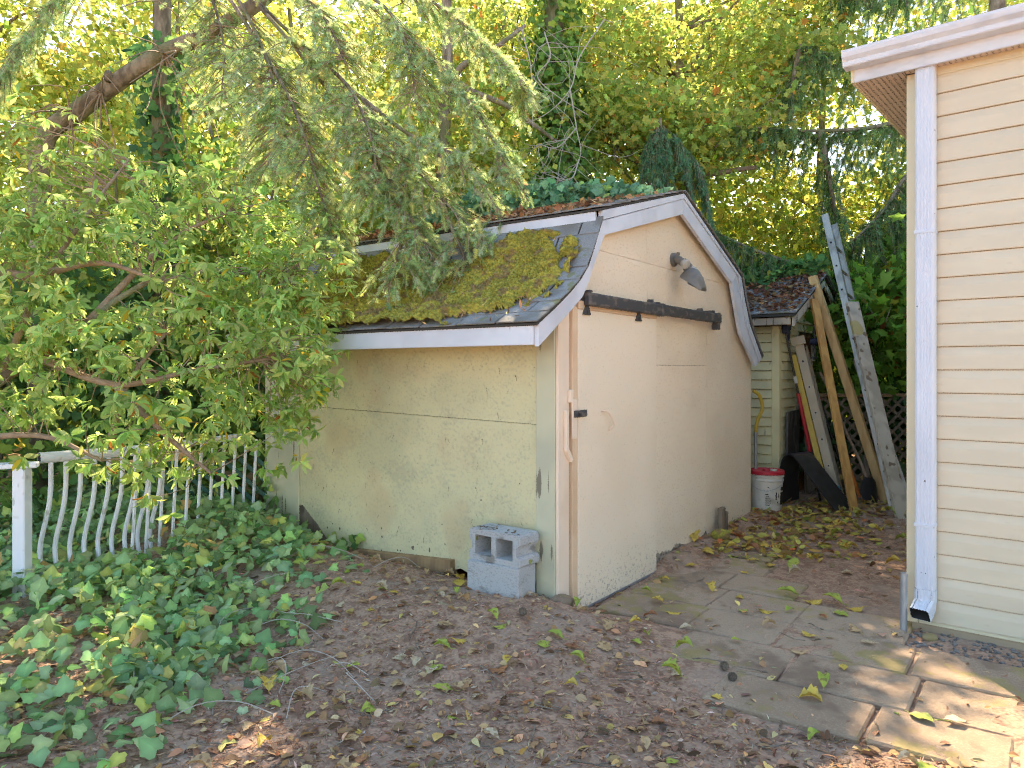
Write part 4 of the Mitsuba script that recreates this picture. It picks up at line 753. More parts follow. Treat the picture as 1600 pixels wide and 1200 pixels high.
HB = [[(-3.25, 6.80, 5.89), (-2.05, 6.20, 4.53), (-1.21, 5.80, 3.68), (-0.56, 5.40, 2.82), (-0.05, 5.20, 2.32)], [(-3.25, 6.80, 5.89), (-1.83, 6.00, 4.22), (-1.17, 5.60, 3.31), (-0.74, 5.30, 2.62), (-0.49, 5.15, 2.18)],
      [(-3.25, 6.80, 5.89), (-2.23, 6.10, 4.43), (-1.66, 5.60, 3.51), (-1.41, 5.40, 2.82), (-1.24, 5.30, 2.34)], [(-3.25, 6.80, 5.89), (-1.64, 6.30, 4.91), (-0.83, 6.00, 4.22), (-0.30, 5.80, 3.58), (0.00, 5.60, 2.97)],
      [(-3.25, 6.80, 5.89), (-1.34, 6.40, 5.07), (-0.54, 6.20, 4.53), (-0.05, 6.00, 4.01), (0.10, 6.00, 3.75)], [(-3.25, 6.80, 5.89), (-2.37, 6.20, 4.74), (-1.92, 5.80, 3.93), (-1.80, 5.60, 3.36), (-1.82, 5.50, 3.04)],
      [(-3.25, 6.80, 5.89), (-2.67, 6.40, 4.90), (-2.39, 6.10, 4.22), (-2.33, 5.90, 3.72)], [(-1.83, 6.00, 4.22), (-1.29, 5.70, 3.74), (-1.03, 5.40, 3.20), (-0.97, 5.30, 2.80)], [(-1.21, 5.80, 3.68), (-0.78, 5.60, 3.31), (-0.38, 5.50, 3.09), (-0.09, 5.40, 2.68)],
      [(-0.74, 5.30, 2.62), (-0.81, 5.20, 2.32), (-0.90, 5.15, 2.09)], [(-0.56, 5.40, 2.82), (-0.36, 5.20, 2.37), (-0.27, 5.15, 2.14)], [(-3.25, 6.80, 5.89), (-3.45, 6.40, 5.07), (-3.77, 6.10, 4.59), (-4.00, 5.90, 4.02), (-4.19, 5.80, 3.53)],
      [(-3.25, 6.80, 5.89), (-3.78, 6.40, 5.41), (-4.24, 6.10, 4.90), (-4.51, 5.90, 4.18)], [(-1.64, 6.30, 4.91), (-1.04, 6.00, 4.48), (-0.81, 5.80, 3.98), (-0.74, 5.70, 3.54)], [(-3.25, 6.80, 5.89), (-2.16, 6.20, 4.96), (-1.54, 5.90, 4.38), (-1.29, 5.70, 3.89)]]
hem = thing('hemlock_tree', 'grey green conifer whose soft hanging sprays droop over the mossy shed roof', 'conifer')
obj('trunk', limb([(-3.35, 6.95, 0), (-3.30, 6.9, 2.5), (-3.25, 6.85, 5.5), (-3.2, 6.8, 9.5)], .11, .06, 10), 'm_bark', hem, smooth=True)
for L_ in HB: obj('bough', limb(L_, .020, .005, 6), 'm_bark', hem, smooth=True)
m_, c_, t_ = sprays(HB, 31, .66, .086, .28, [((.44, .57, .26), 6), ((.54, .66, .36), 5), ((.32, .45, .19), 3), ((.62, .66, .24), 2.2), ((.48, .35, .18), .4)])
obj('foliage', m_, 'm_needle', hem, color=c_); obj('twigs', t_, 'm_twig', hem)

n = 1100; z_ = R.uniform(.4, 4.6, n); a_ = R.random(n) * 6.283; rr = .10 + np.abs(R.normal(0, .11, n)); pos = np.stack([-3.30 + np.cos(a_) * rr, 6.88 + np.sin(a_) * rr, z_], 1)
obj('trunk_ivy', place(IVY, pos, rndir(n, -.7), np.stack([np.cos(a_), np.sin(a_), .4 + 0 * a_], 1) + R.normal(0, .4, (n, 3)), R.uniform(.06, .10, n)), 'm_leaf_thick', hem, color=np.repeat(pal(n, [((.13, .27, .11), 6), ((.19, .35, .13), 4), ((.08, .18, .09), 3)], .15), len(IVY[0]), 0), label='dark ivy climbing the conifer trunk')
# 3. ivy: hedge behind the railing, ridge of the shed, roof of the yellow shed, ground
IVYC = [((.20, .35, .11), 8), ((.28, .44, .13), 6), ((.12, .23, .09), 3), ((.42, .52, .12), 4)]
ih = thing('ivy_thicket', 'dark thicket of ivy leaves behind the white railing and shrub', 'ivy')
HED = [(-4.6, 6.6, 1.2, 1.0), (-3.9, 6.7, .9, .9), (-3.2, 6.8, .7, .8), (-2.6, 7.0, .6, .7), (-2.3, 7.2, 1.3, .6), (-3.3, 7.2, 1.7, .8), (-4.3, 7.0, 1.9, .9), (-5.4, 6.8, 1.6, .9)]
m_, c_ = crown(HED, 8000, IVY, .085, IVYC, shell=.6, up=.4, per=30, sig=.16); obj('leaves', m_, 'm_leaf_thick', ih, color=c_)
m2_, c2_ = crown([(4.3, 9.15, .6, .42), (4.9, 9.15, .7, .42), (3.75, 9.25, .6, .42), (5.4, 9.15, .6, .42), (4.6, 9.2, 1.05, .35)], 1900, IVY, .09, [((.10, .20, .08), 5), ((.07, .14, .06), 4)], per=20, sig=.16, up=.4)
obj('ivy_thicket', m2_, 'm_leaf_thick', color=c2_, label='dark ivy crowding behind the brown lattice fence', cat_='ivy')
obj('stems', cat([limb([(x, 6.9 + R.normal(0, .2), 0), (x + R.normal(0, .2), 7.0, 1.2), (x + R.normal(0, .4), 7.2, 2.6 + R.random())], .03, .012, 6) for x in np.linspace(-5, -2.4, 9)]), 'm_bark', ih, smooth=True)
def shedpts(x, y, z): return (SH @ np.stack([x, y, z, np.ones_like(x)])).T[:, :3]
n = 2600; y = R.uniform(.02, 2.95, n); ht = (.05 + .21 * ss(0, .6, y)) * (.6 + .7 * meshkit.noise(np.stack([y * 3, y * 0, y * 0], 1), 3)); x = 1.83 + R.normal(0, .09, n) - .05 * ss(.3, 1.5, y); z = 2.93 - .30 * np.abs(x - 1.766) + R.random(n) * ht
pos = shedpts(x, y, z); mesh = place(IVY, pos, rndir(n, -.5), unit(R.normal(0, .55, (n, 3)) + [-.2, -.6, .7]), R.uniform(.05, .085, n))
obj('ridge_ivy', mesh, 'm_leaf_thick', color=np.repeat(pal(n, [((.20, .40, .24), 6), ((.28, .48, .28), 5), ((.12, .25, .15), 3), ((.36, .50, .15), 1.4)], .15), len(IVY[0]), 0), label='band of bluish green ivy growing along the ridge of the cream shed', cat_='ivy')
n = 3600; x = R.normal(1.15, .42, n); y = R.uniform(-.25, 2.4, n); z = 2.69 - .41 * np.abs(x - 1.13) + R.random(n) * .24 * np.exp(-((x - 1.15) / .5) ** 2) + .01; ok = (x > .35 + .3 * np.sin(y * 3)) & ~((y < .25) & (x < .95)); x, y, z = x[ok], y[ok], z[ok]; n = len(x)
pos = (YS @ np.stack([x, y, z, np.ones_like(x)])).T[:, :3]
obj('roof_ivy', place(IVY, pos, rndir(n, -.3), unit(R.normal(0, .5, (n, 3)) + [-.3, -.6, .8]), R.uniform(.06, .10, n)), 'm_leaf_thick', color=np.repeat(pal(n, [((.16, .33, .11), 6), ((.22, .40, .13), 5), ((.09, .20, .08), 3), ((.38, .45, .09), 1.5)], .15), len(IVY[0]), 0), label='green ivy creeping over the ridge of the yellow shed', cat_='ivy')
n = 14500; x = R.uniform(-4.6, -.45, n); y = R.uniform(2.35, 6.8, n); bnd = np.interp(y, [2.3, 2.9, 3.4, 4.3, 5.0, 5.6, 6.3, 6.9], [-1.75, -1.55, -1.32, -1.25, -1.22, -1.35, -1.65, -2.3]); patch_ = meshkit.fbm(np.stack([x * 1.9, y * 1.9, x * 0], 1), 3, 9)
dn = ss(.28, -.55, x - bnd + (patch_ - .5) * 1.1) * (.30 + .70 * ss(.38, .56, patch_)); tq = (np.stack([x, y], 1) - C); ins = (tq @ D > -.03) & (-(tq @ N) > -.03)
ok = (R.random(n) < dn) & ~ins; x, y = x[ok], y[ok]; n = len(x); hgt = (.03 + .07 * ss(-1.0, -2.6, x) * ss(3.0, 4.8, y) + .06 * ss(-1.2, -2.2, x)) * R.random(n) ** .7
pos = np.stack([x, y, height(x, y) + .012 + hgt], 1); mesh = place(IVY, pos, rndir(n, -.15), unit(R.normal(0, .30, (n, 3)) + [0.05, -.40, 1.0]), R.uniform(.045, .098, n))
obj('ivy_ground_cover', mesh, 'm_leaf_thick', color=np.repeat(pal(n, [((.30, .44, .19), 8), ((.38, .52, .26), 8), ((.18, .30, .12), 3), ((.48, .60, .20), 4), ((.64, .64, .18), .9), ((.56, .40, .17), .6)], .2), len(IVY[0]), 0) * np.tile(np.r_[1.3, np.ones(len(IVY[0]) - 1)], n)[:, None], kind='stuff', label='ivy spreading over the ground below the white railing')
wi = [(x_, y_) for x_, y_ in zip(R.uniform(-2.4, -.7, 22), R.uniform(2.9, 5.2, 22))]; rn = []
for x_, y_ in wi:
    a_ = R.uniform(0, 6.3); L_ = R.uniform(.25, .6); p = [np.array([x_ + math.cos(a_ + s_ * .6) * L_ * s_, y_ + math.sin(a_ + s_ * .6) * L_ * s_, 0]) for s_ in (0, .33, .66, 1)]
    for i, q in enumerate(p): q[2] = float(height(q[0], q[1])) + (.01, .06, .075, .01)[i]
    rn.append(tube(curve(p, 14), .0022, 5))
obj('ivy_runners', cat(rn), 'm_vine', kind='stuff', label='pale bare ivy runners looping over the litter')
# a few ivy shoots climbing the foot of the shed wall
n = 60; y = np.r_[R.normal(2.75, .10, 34), R.normal(1.9, .16, 26)]; z = np.r_[R.uniform(.1, .62, 34), R.uniform(.12, .30, 26)]; pos = shedpts(-.035 - R.random(n) * .04, y, z)
obj('climbing_ivy', place(IVY, pos, rndir(n, -.6), unit(R.normal(0, .3, (n, 3)) + [*(-D), .25]), R.uniform(.05, .085, n)), 'm_leaf_thick', color=np.repeat(pal(n, IVYC, .15), len(IVY[0]), 0), label='ivy shoots climbing the back corner of the shed side wall', cat_='ivy')

# 4. deciduous trees behind, lit from the back
def tree(name, label, x, y, h, ells, n, leaf, size, cols, r=.12, limbs=6, mat_='m_leaf', group=None, **kw):
    t = thing(name, label, 'tree', group); top_ = np.array([x + R.normal(0, .2), y, h]); tr_ = [(x, y, -.1), (x + R.normal(0, .08), y, h * .35), (x + R.normal(0, .15), y, h * .7), top_]
    obj('trunk', limb(tr_, r, r * .3, 9), 'm_bark', t, smooth=True); c = curve(tr_, 24); bs = []
    for e in ells:
        for _ in range(max(1, limbs // 3)):
            a_ = c[int(np.clip((e[2] - R.uniform(.3, 1.4)) / h * 24, 2, 22))]; b_ = np.array(e[:3]) + R.normal(0, .35, 3) * e[3]; m2 = (a_ + b_) / 2 + [0, 0, .15]; bs.append(limb([a_, m2, b_], r * .28, .008, 5, 10))
            bs.append(twigs(np.repeat(b_[None], 5, 0), b_ + R.normal(0, .6, (5, 3)) * e[3], .008, .003))
    obj('limbs', cat(bs), 'm_bark', t, smooth=True); m_, c_ = crown(ells, n, leaf, size, cols, **kw); obj('crown', m_, mat_, t, color=c_); return t
MAPLE_E = [(1.36, 10.00, 5.77, 0.70), (1.72, 10.0, 6.0, 0.40), (2.05, 9.80, 4.92, 0.5), (3.15, 9.80, 5.69, 0.62), (3.83, 10.00, 5.60, 0.60), (1.00, 9.60, 4.77, 0.50), (1.65, 9.50, 4.65, 0.65), (2.40, 9.40, 4.50, 0.60), (3.17, 9.60, 4.77, 0.60), (1.36, 9.20, 4.23, 0.40), (3.37, 10.20, 6.92, 0.90), (1.07, 10.30, 6.79, 0.70), (3.99, 10.20, 6.48, 0.60), (1.13, 9.30, 4.91, 0.40)]
YG = [((.46, .55, .14), 8), ((.36, .48, .12), 7), ((.60, .58, .14), 4), ((.70, .52, .12), 1.2), ((.70, .30, .08), .4)]
MT = tree('maple_tree', 'maple with yellow green and orange tinged leaves spreading above the shed ridge', 2.35, 10.6, 8.6, MAPLE_E, 13500, MAPLE, .082, YG, per=24, sig=.26, flat=.35, up=1.4, spread=1.0)
obj('bare_limb', limb([(2.38, 10.5, 3.7), (2.42, 9.7, 4.02), (2.75, 9.5, 4.08), (3.15, 9.5, 4.14)], .05, .028, 7), 'm_twig', MT, smooth=True, label='bare grey brown stub of a limb')
tree('maple_tree', 'low green shrubby maple with large leaves behind the lattice fence', 5.0, 9.7, 3.2, [(4.3, 9.4, 2.0, .6), (4.9, 9.5, 2.4, .7), (4.9, 9.4, 1.5, .6), (5.4, 9.6, 2.2, .8), (4.45, 9.7, 2.75, .4), (5.7, 9.6, 1.4, .8), (5.8, 10.2, 3.0, .8), (4.2, 9.5, 1.2, .5)], 4600, MAPLE, .135, [((.26, .46, .08), 8), ((.34, .54, .10), 6), ((.16, .30, .06), 4), ((.36, .13, .05), .7), ((.48, .42, .05), 1)], r=.05, per=14, sig=.22, up=.9)
BG = [((.52, .58, .13), 8), ((.42, .52, .12), 7), ((.66, .62, .14), 5), ((.74, .60, .15), 2.5), ((.30, .40, .10), 3)]
bgs = [(-7.2, 10.0, 8.5, 1.7), (-5.2, 11.0, 6.8, 1.4), (-3.4, 10.2, 5.2, 1.15), (-1.9, 11.2, 5.3, 1.1), (-.35, 11.8, 7.2, 1.15), (1.3, 13.0, 7.4, 1.3), (3.6, 13.4, 8.0, 1.4), (5.4, 13.0, 8.2, 1.4), (7.6, 12.0, 7.6, 1.4), (-9.5, 10.5, 9, 2.0), (-6.3, 14.0, 8.8, 1.6), (-4.2, 14.4, 9.0, 1.6), (-2.3, 14.2, 8.8, 1.5), (-.8, 15, 9.0, 1.5)]
tree('hazel_tree', 'bright yellow green hazel behind the shrub and under the hanging conifer', -3.0, 8.0, 4.6, [(-3.4, 7.8, 2.4, .8), (-2.5, 7.9, 2.5, .8), (-3.1, 8.0, 3.2, .7), (-2.2, 8.0, 3.2, .6), (-4.2, 7.9, 3.0, .8), (-3.6, 8.3, 3.7, .5), (-2.6, 8.3, 3.7, .5), (-2.0, 7.8, 1.6, .6), (-4.9, 8.0, 2.2, .9), (-5.4, 8.1, 3.6, .9)], 9000, OVATE, .085, [((.40, .52, .12), 8), ((.30, .44, .11), 7), ((.54, .58, .14), 4), ((.66, .56, .14), 1.5)], r=.05, per=20, sig=.2, up=.6)
names_ = ['yellow green tree at the far left beyond the shrub', 'tall yellow green tree behind the leaning bark limb', 'leafy tree with bright leaves just left of the hanging conifer sprays', 'bright yellow tree glimpsed between the conifer sprays', 'slender yellow green tree left of the ivy clad trunk', 'yellow green tree behind the ivy clad trunk', 'yellow tree far behind the maple', 'light green tree behind the right conifer', 'light green tree beside the house gutter', 'yellow green tree beyond the left frame edge of the thicket', 'distant bright tree filling the gap above the bark limb', 'distant bright tree behind the upper conifer boughs', 'distant bright tree behind the middle of the conifer sprays', 'distant bright tree just left of the bare crooked limbs']
for (x, y, h, r_), nm in zip(bgs, names_):
    es = [(x + R.normal(0, .75) * r_, y + R.normal(0, .5) * r_, z, r_ * R.uniform(.62, .95)) for z in np.linspace(1.2, h, 11)]
    tree('background_tree', nm, x, y, h, es, 17000 if y > 11.9 else 9500 if x > -3 else 12000, LEAF2, .105, BG, r=.11, limbs=4, per=46, sig=.30, flat=.5, up=.7, widen=1.25, group='trees behind the sheds')
iv = thing('ivy_clad_tree', 'tree trunk wrapped in ivy rising behind the shed ridge', 'tree'); IT = [(.70, 9.2, -.1), (.68, 9.2, 2.0), (0.68, 9.20, 3.51), (0.64, 9.20, 4.15), (0.58, 9.30, 4.99), (0.54, 9.40, 5.92), (0.50, 9.60, 9.0)]
obj('trunk', limb(IT, .20, .12, 12, 30), 'm_bark', iv, smooth=True); c = curve(IT, 60); n = 5200; i = R.integers(6, len(c) - 1, n); a_ = R.random(n) * 6.283; rr = .17 + np.abs(R.normal(0, .13, n)); pos = c[i] + np.stack([np.cos(a_) * rr, np.sin(a_) * rr, R.normal(0, .08, n)], 1)
obj('leaves', place(IVY, pos, rndir(n, -.7), np.stack([np.cos(a_), np.sin(a_), .4 + 0 * a_], 1) + R.normal(0, .4, (n, 3)), R.uniform(.06, .10, n)), 'm_leaf_thick', iv, color=np.repeat(pal(n, [((.18, .33, .08), 6), ((.25, .42, .10), 6), ((.10, .19, .06), 3), ((.40, .50, .10), 3)], .15), len(IVY[0]), 0))
# leaning bark limb, upper left
ll = thing('leaning_limb_tree', 'tree with a thick bare grey brown limb leaning above the shrub', 'tree')
obj('trunk', limb([(-4.35, 6.75, 0), (-4.3, 6.7, 2.2), (-4.25, 6.65, 3.5), (-3.90, 6.60, 3.83), (-3.50, 6.50, 4.05), (-3.06, 6.40, 4.26), (-2.62, 6.40, 4.46), (-2.09, 6.50, 4.90), (-1.8, 6.6, 5.6)], .10, .055, 10, 40), 'm_bark', ll, smooth=True)
obj('knot', limb([(-3.52, 6.44, 4.06), (-3.50, 6.38, 4.10)], .045, .03, 8, 4), 'm_bark', ll, smooth=True)
obj('twigs', twigs(np.repeat(np.array([[-3.6, 6.45, 3.95], [-3.0, 6.35, 4.25], [-2.7, 6.35, 4.4], [-3.9, 6.5, 3.8]]), 9, 0), np.repeat(np.array([[-3.6, 6.2, 3.6], [-2.8, 6.1, 3.9], [-2.5, 6.1, 4.2], [-4.1, 6.2, 3.5]]), 9, 0) + R.normal(0, .35, (36, 3)), .008, .003), 'm_twig', ll)
m_, c_ = crown([(-2.6, 6.7, 4.1, .45), (-2.2, 6.7, 3.6, .5), (-2.0, 6.6, 3.2, .45), (-2.9, 6.6, 4.0, .35), (-2.6, 6.7, 3.3, .5)], 320, IVY, .085, IVYC, per=20, sig=.14, up=.5); obj('ivy_leaves', m_, 'm_leaf_thick', ll, color=c_, label='dark bluish ivy hanging from the limb')
# bare vine in front of the ivy clad trunk
vn = thing('bare_vine', 'bare pale twigs looping in front of the ivy clad trunk', 'vine')
VT = [[(1.03, 8.20, 5.43), (0.74, 8.10, 4.96), (0.63, 8.00, 4.57), (0.35, 8.00, 4.29), (0.00, 8.10, 4.19)], [(0.63, 8.00, 4.57), (0.70, 8.00, 4.15), (0.73, 8.00, 3.81), (0.42, 8.00, 3.46)], [(0.11, 8.20, 5.32), (0.21, 8.10, 4.82), (0.23, 8.10, 4.19)], [(0.36, 8.20, 5.29), (0.42, 8.10, 4.96), (0.28, 8.10, 4.75), (0.49, 8.00, 4.50), (0.83, 8.00, 4.29)],
      [(0.70, 8.00, 4.15), (0.49, 8.00, 3.94), (0.28, 8.00, 3.98)], [(0.73, 8.00, 3.81), (0.62, 7.90, 3.57), (0.31, 7.90, 3.64)]]
for L_ in VT: obj('stem', limb(L_, .009, .004, 6), 'm_vine', vn, smooth=True)
vs_ = np.vstack([curve(L_, 20) for L_ in VT]); s_ = vs_[R.integers(0, len(vs_), 70)]; obj('twigs', twigs(s_, s_ + R.normal(0, .28, (70, 3)) * [1, .3, 1], .004, .002, .0), 'm_vine', vn)
bl = thing('bare_limb_tree', 'tree with dark crooked bare limbs between the conifer sprays and the ivy clad trunk', 'tree')
obj('trunk', limb([(-.9, 8.9, 0), (-.85, 8.8, 2.5), (-.8, 8.7, 4.6), (-0.75, 8.60, 4.95), (-.8, 8.7, 7.5)], .11, .05, 9), 'm_bark', bl, smooth=True)
for L_ in ([(-.78, 8.65, 4.75), (-0.58, 8.40, 4.98), (-0.29, 8.40, 5.13), (-0.04, 8.40, 5.31), (.15, 8.5, 5.5)], [(-0.75, 8.60, 4.95), (-0.44, 8.50, 4.73), (-0.07, 8.50, 4.58), (0.30, 8.50, 4.32), (.5, 8.6, 4.2)]): obj('limb', limb(L_, .045, .02, 7), 'm_bark', bl, smooth=True)
m_, c_ = crown([(-.4, 9.1, 4.5, .6), (-.2, 9.2, 3.7, .6), (-.9, 9.2, 3.4, .7), (-1.3, 9.1, 4.3, .6), (-1.6, 9.2, 3.2, .7), (-.4, 9.0, 3.1, .6), (-.6, 9.4, 5.9, .6)], 9000, LEAF2, .085, YG, per=30, sig=.2, widen=1.2); obj('crown', m_, 'm_leaf', bl, color=c_)
# conifer at the right with hanging dark fronds
SB = [[(6.94, 10.50, 5.71), (5.11, 9.80, 4.83), (3.97, 9.50, 4.61), (2.83, 9.30, 4.60)], [(6.94, 10.50, 6.44), (5.28, 9.80, 5.77), (4.34, 9.60, 5.60), (3.68, 9.40, 5.68)], [(6.94, 10.50, 2.42), (5.22, 10.00, 2.73), (4.09, 9.60, 2.80), (3.19, 9.40, 3.02), (2.48, 9.20, 3.27)], [(6.94, 10.50, 4.98), (5.57, 10.00, 4.38), (4.89, 9.70, 3.62), (4.42, 9.60, 3.18)],
      [(3.97, 9.50, 4.61), (4.13, 9.50, 3.82), (4.21, 9.50, 3.16)], [(3.68, 9.40, 5.68), (3.56, 9.30, 5.23), (3.49, 9.30, 4.83)], [(6.94, 10.5, 7.2), (5.4, 10.0, 6.6), (4.2, 9.8, 6.5)], [(6.94, 10.5, 4.3), (5.6, 10.2, 3.9), (5.1, 10, 3.4)]]
sc_ = thing('drooping_conifer', 'dark green conifer with hanging fronds between the maple and the house', 'conifer')
obj('trunk', limb([(7.0, 10.5, -.1), (6.95, 10.5, 4), (6.9, 10.5, 9)], .22, .08, 10), 'm_bark', sc_, smooth=True)
for L_ in SB: obj('bough', limb(L_, .045, .012, 6), 'm_bark', sc_, smooth=True)
m_, c_, t_ = sprays(SB, 34, .75, .11, 1.2, [((.19, .32, .13), 6), ((.26, .40, .17), 5), ((.12, .22, .09), 3), ((.40, .46, .15), 1.5)], start=.12)
obj('foliage', m_, 'm_needle', sc_, color=c_); obj('twigs', t_, 'm_bark', sc_)
dz = thing('weeping_conifer', 'small blue green weeping conifer top just behind the shed ridge', 'conifer'); WB = [[(1.78, 8.85, 4.5), (1.60, 8.8, 4.15), (1.52, 8.8, 3.45)], [(1.78, 8.85, 4.5), (1.85, 8.75, 4.1), (1.86, 8.7, 3.3)], [(1.78, 8.85, 4.5), (2.05, 8.75, 4.15), (2.14, 8.75, 3.4)], [(1.78, 8.85, 4.5), (1.7, 8.7, 4.2), (1.68, 8.65, 3.3)], [(1.78, 8.85, 4.4), (2.2, 8.8, 4.0), (2.42, 8.8, 3.2)]]
obj('trunk', limb([(1.8, 8.9, 0), (1.8, 8.88, 2.5), (1.78, 8.85, 4.55)], .06, .02, 8), 'm_bark', dz, smooth=True)
m_, c_, t_ = sprays(WB, 46, .30, .10, 1.6, [((.17, .33, .18), 6), ((.24, .40, .23), 4), ((.11, .22, .12), 3)], start=.05); obj('foliage', m_, 'm_needle', dz, color=c_); obj('twigs', t_, 'm_bark', dz)
# far wood that closes the view at eye level
n = 40000; th = R.uniform(-1.15, 1.15, n); rr = R.uniform(15, 23, n); zz = np.abs(R.normal(0, 2.7, n)) * R.uniform(.5, 1.3, n); pos = np.stack([np.sin(th) * rr, np.cos(th) * rr, zz], 1)
obj('woodland', place(LEAF2, pos, rndir(n, -.2), rndir(n, .5), R.uniform(.16, .30, n), 1.3), 'm_leaf', color=np.repeat(pal(n, BG, .2), 4, 0), kind='stuff', label='far wood of yellow green leaves')
# ---------------------------------------------------------------- litter on roofs and ground
BR = [((.36, .21, .115), 6), ((.47, .29, .155), 5), ((.25, .145, .085), 4), ((.56, .39, .21), 3), ((.16, .10, .065), 2)]
n = 5200; y = R.uniform(-.05, 2.9, n); x = np.clip(.40 + R.random(n) ** .9 * 1.32, .4, 1.74); ok = R.random(n) < np.clip(.25 + y * 1.6 - .55 * (x - .4) * (y < .7), .04, 1); x, y = x[ok], y[ok]; n = len(x)
pos = shedpts(x, y, 2.562 + (x - .395) * .2757 + .016 + R.random(n) * .03)
obj('roof_litter', place(LEAF2, pos, rndir(n) * [1, 1, .3], rndir(n, 1.3), R.uniform(.025, .075, n), R.uniform(.5, 1.3, n)), 'm_flake', color=np.repeat(pal(n, BR, .2), 4, 0), kind='stuff', label='brown leaf litter on the upper slope of the cream shed roof')
n = 4200; x = R.uniform(-.24, 1.1, n); y = R.uniform(-.26, 2.4, n); pos = (YS @ np.stack([x, y, 2.143 + (x + .26) * .4065 + .014 + R.random(n) * .03, np.ones(n)])).T[:, :3]
obj('roof_litter', place(LEAF2, pos, rndir(n) * [1, 1, .3], rndir(n, 1.3), R.uniform(.03, .085, n), R.uniform(.5, 1.3, n)), 'm_flake', color=np.repeat(pal(n, [((.22, .115, .075), 6), ((.32, .18, .10), 5), ((.15, .085, .06), 5), ((.44, .30, .14), 1.5)], .2), 4, 0), kind='stuff', label='reddish brown leaf litter on the yellow shed roof')
n = 900; A_ = R.uniform(.02, .7, n); B_ = R.uniform(.05, 2.8, n); k_ = meshkit.fbm(np.stack([A_ * 5, B_ * 3, A_ * 0], 1), 3, 2) > .5; pos = on_slope(A_[k_], B_[k_], .035 + .012 * R.random(k_.sum())); pos = (SH @ np.column_stack([pos, np.ones(len(pos))]).T).T[:, :3]; n = len(pos)
obj('needle_litter', place(LEAF2, pos, rndir(n), rndir(n, 1), R.uniform(.03, .07, n), R.uniform(.08, .5, n)), 'm_flake', color=np.repeat(pal(n, BR, .2), 4, 0), kind='stuff', label='dead needles and scraps caught in the roof moss')

def outside(x, y):
    q = np.stack([x, y], -1) - C; t = q @ D; s = -(q @ N); h = np.stack([x - 2.352, y - 4.335], -1); hx, hy_ = h @ HD, h @ np.array([-HD[1], HD[0]])
    return ~((t > -.02) & (s > -.02) & (s < 2.95) & (t < 3.7)) & ~((hx > -.03) & (hy_ > -.03))
def paved(x, y):
    q = np.stack([x, y], -1) - C; t = q @ D; o = q @ N; return ss(-.05, .10, o - np.where(t > .2, .1, .62 - t * .9)) * ss(-.56, -.40, t)
# needles and bark crumbs
n = 64000; r_ = R.random(n); y = 2.3 + 6.6 * r_ ** 1.7; x = R.uniform(-1, 1, n) * (.55 + y * .72); ok = outside(x, y) & (R.random(n) < 1 - .95 * paved(x, y) * ss(7.4, 5.4, y)); x, y = x[ok], y[ok]; n = len(x)
pos = np.stack([x, y, height(x, y) + .003 + .010 * R.random(n) + .014 * paved(x, y)], 1)
obj('needle_litter', place(LEAF2, pos, rndir(n) * [1, 1, .22], rndir(n, 1.2), R.uniform(.012, .045, n), R.uniform(.10, .55, n)), 'm_flake', color=np.repeat(pal(n, [((.34, .195, .12), 6), ((.46, .285, .18), 5), ((.20, .12, .08), 3), ((.47, .34, .24), 2.4), ((.52, .44, .34), .7)], .2), 4, 0), kind='stuff', label='brown needles and bark crumbs on the bare ground')
# small brown leaf scraps
n = 5200; y = 2.4 + 6.2 * R.random(n) ** 1.35; x = R.uniform(-1, 1, n) * (.5 + y * .66); w = .9 - .8 * paved(x, y) * ss(6.6, 5.4, y); q = np.stack([x, y], -1) - C; ok = outside(x, y) & (R.random(n) < w); x, y = x[ok], y[ok]; n = len(x)
pos = np.stack([x, y, height(x, y) + .012 + .014 * paved(x, y)], 1)
obj('leaf_scraps', place(LANCE, pos, rndir(n) * [1, 1, .15], rndir(n, 2.2), R.uniform(.025, .072, n), R.uniform(1.0, 2.6, n)), 'm_flake', color=np.repeat(pal(n, BR + [((.56, .42, .15), 2.5)], .2), len(LANCE[0]), 0), kind='stuff', label='small brown leaf scraps strewn over the ground')

n = 900; y = R.uniform(5.9, 8.3, n); x = 1.75 + (y - 5.9) * .62 + R.normal(.25, .42, n); ok = outside(x, y); x, y = x[ok], y[ok]; n = len(x); pos = np.stack([x, y, height(x, y) + .012 + .02 * R.random(n)], 1)
obj('leaf_drift', place(OVATE, pos, rndir(n) * [1, 1, .25], rndir(n, 1.6), R.uniform(.05, .11, n)), 'm_flake', color=np.repeat(pal(n, [((.52, .40, .10), 5), ((.40, .36, .09), 4), ((.36, .20, .09), 4), ((.50, .18, .07), .6)], .2), len(OVATE[0]), 0), kind='stuff', label='drift of yellow and brown leaves along the path by the bucket')
n = 700; A_ = R.uniform(.02, .9, n); B_ = R.uniform(.2, 2.8, n); pos = on_slope(A_, B_, .045 + .01 * R.random(n)); pos = (SH @ np.column_stack([pos, np.ones(n)]).T).T[:, :3]; ok = meshkit.fbm(np.stack([A_ * 4, B_ * 2.5, A_ * 0], 1), 3, 12) > .47; pos = pos[ok]; n = len(pos)
obj('needle_litter', place(LEAF2, pos, rndir(n), rndir(n, 1.4), R.uniform(.015, .045, n), R.uniform(.1, .4, n)), 'm_flake', color=np.repeat(pal(n, BR, .2), 4, 0), kind='stuff', label='brown needles lying on top of the roof moss')

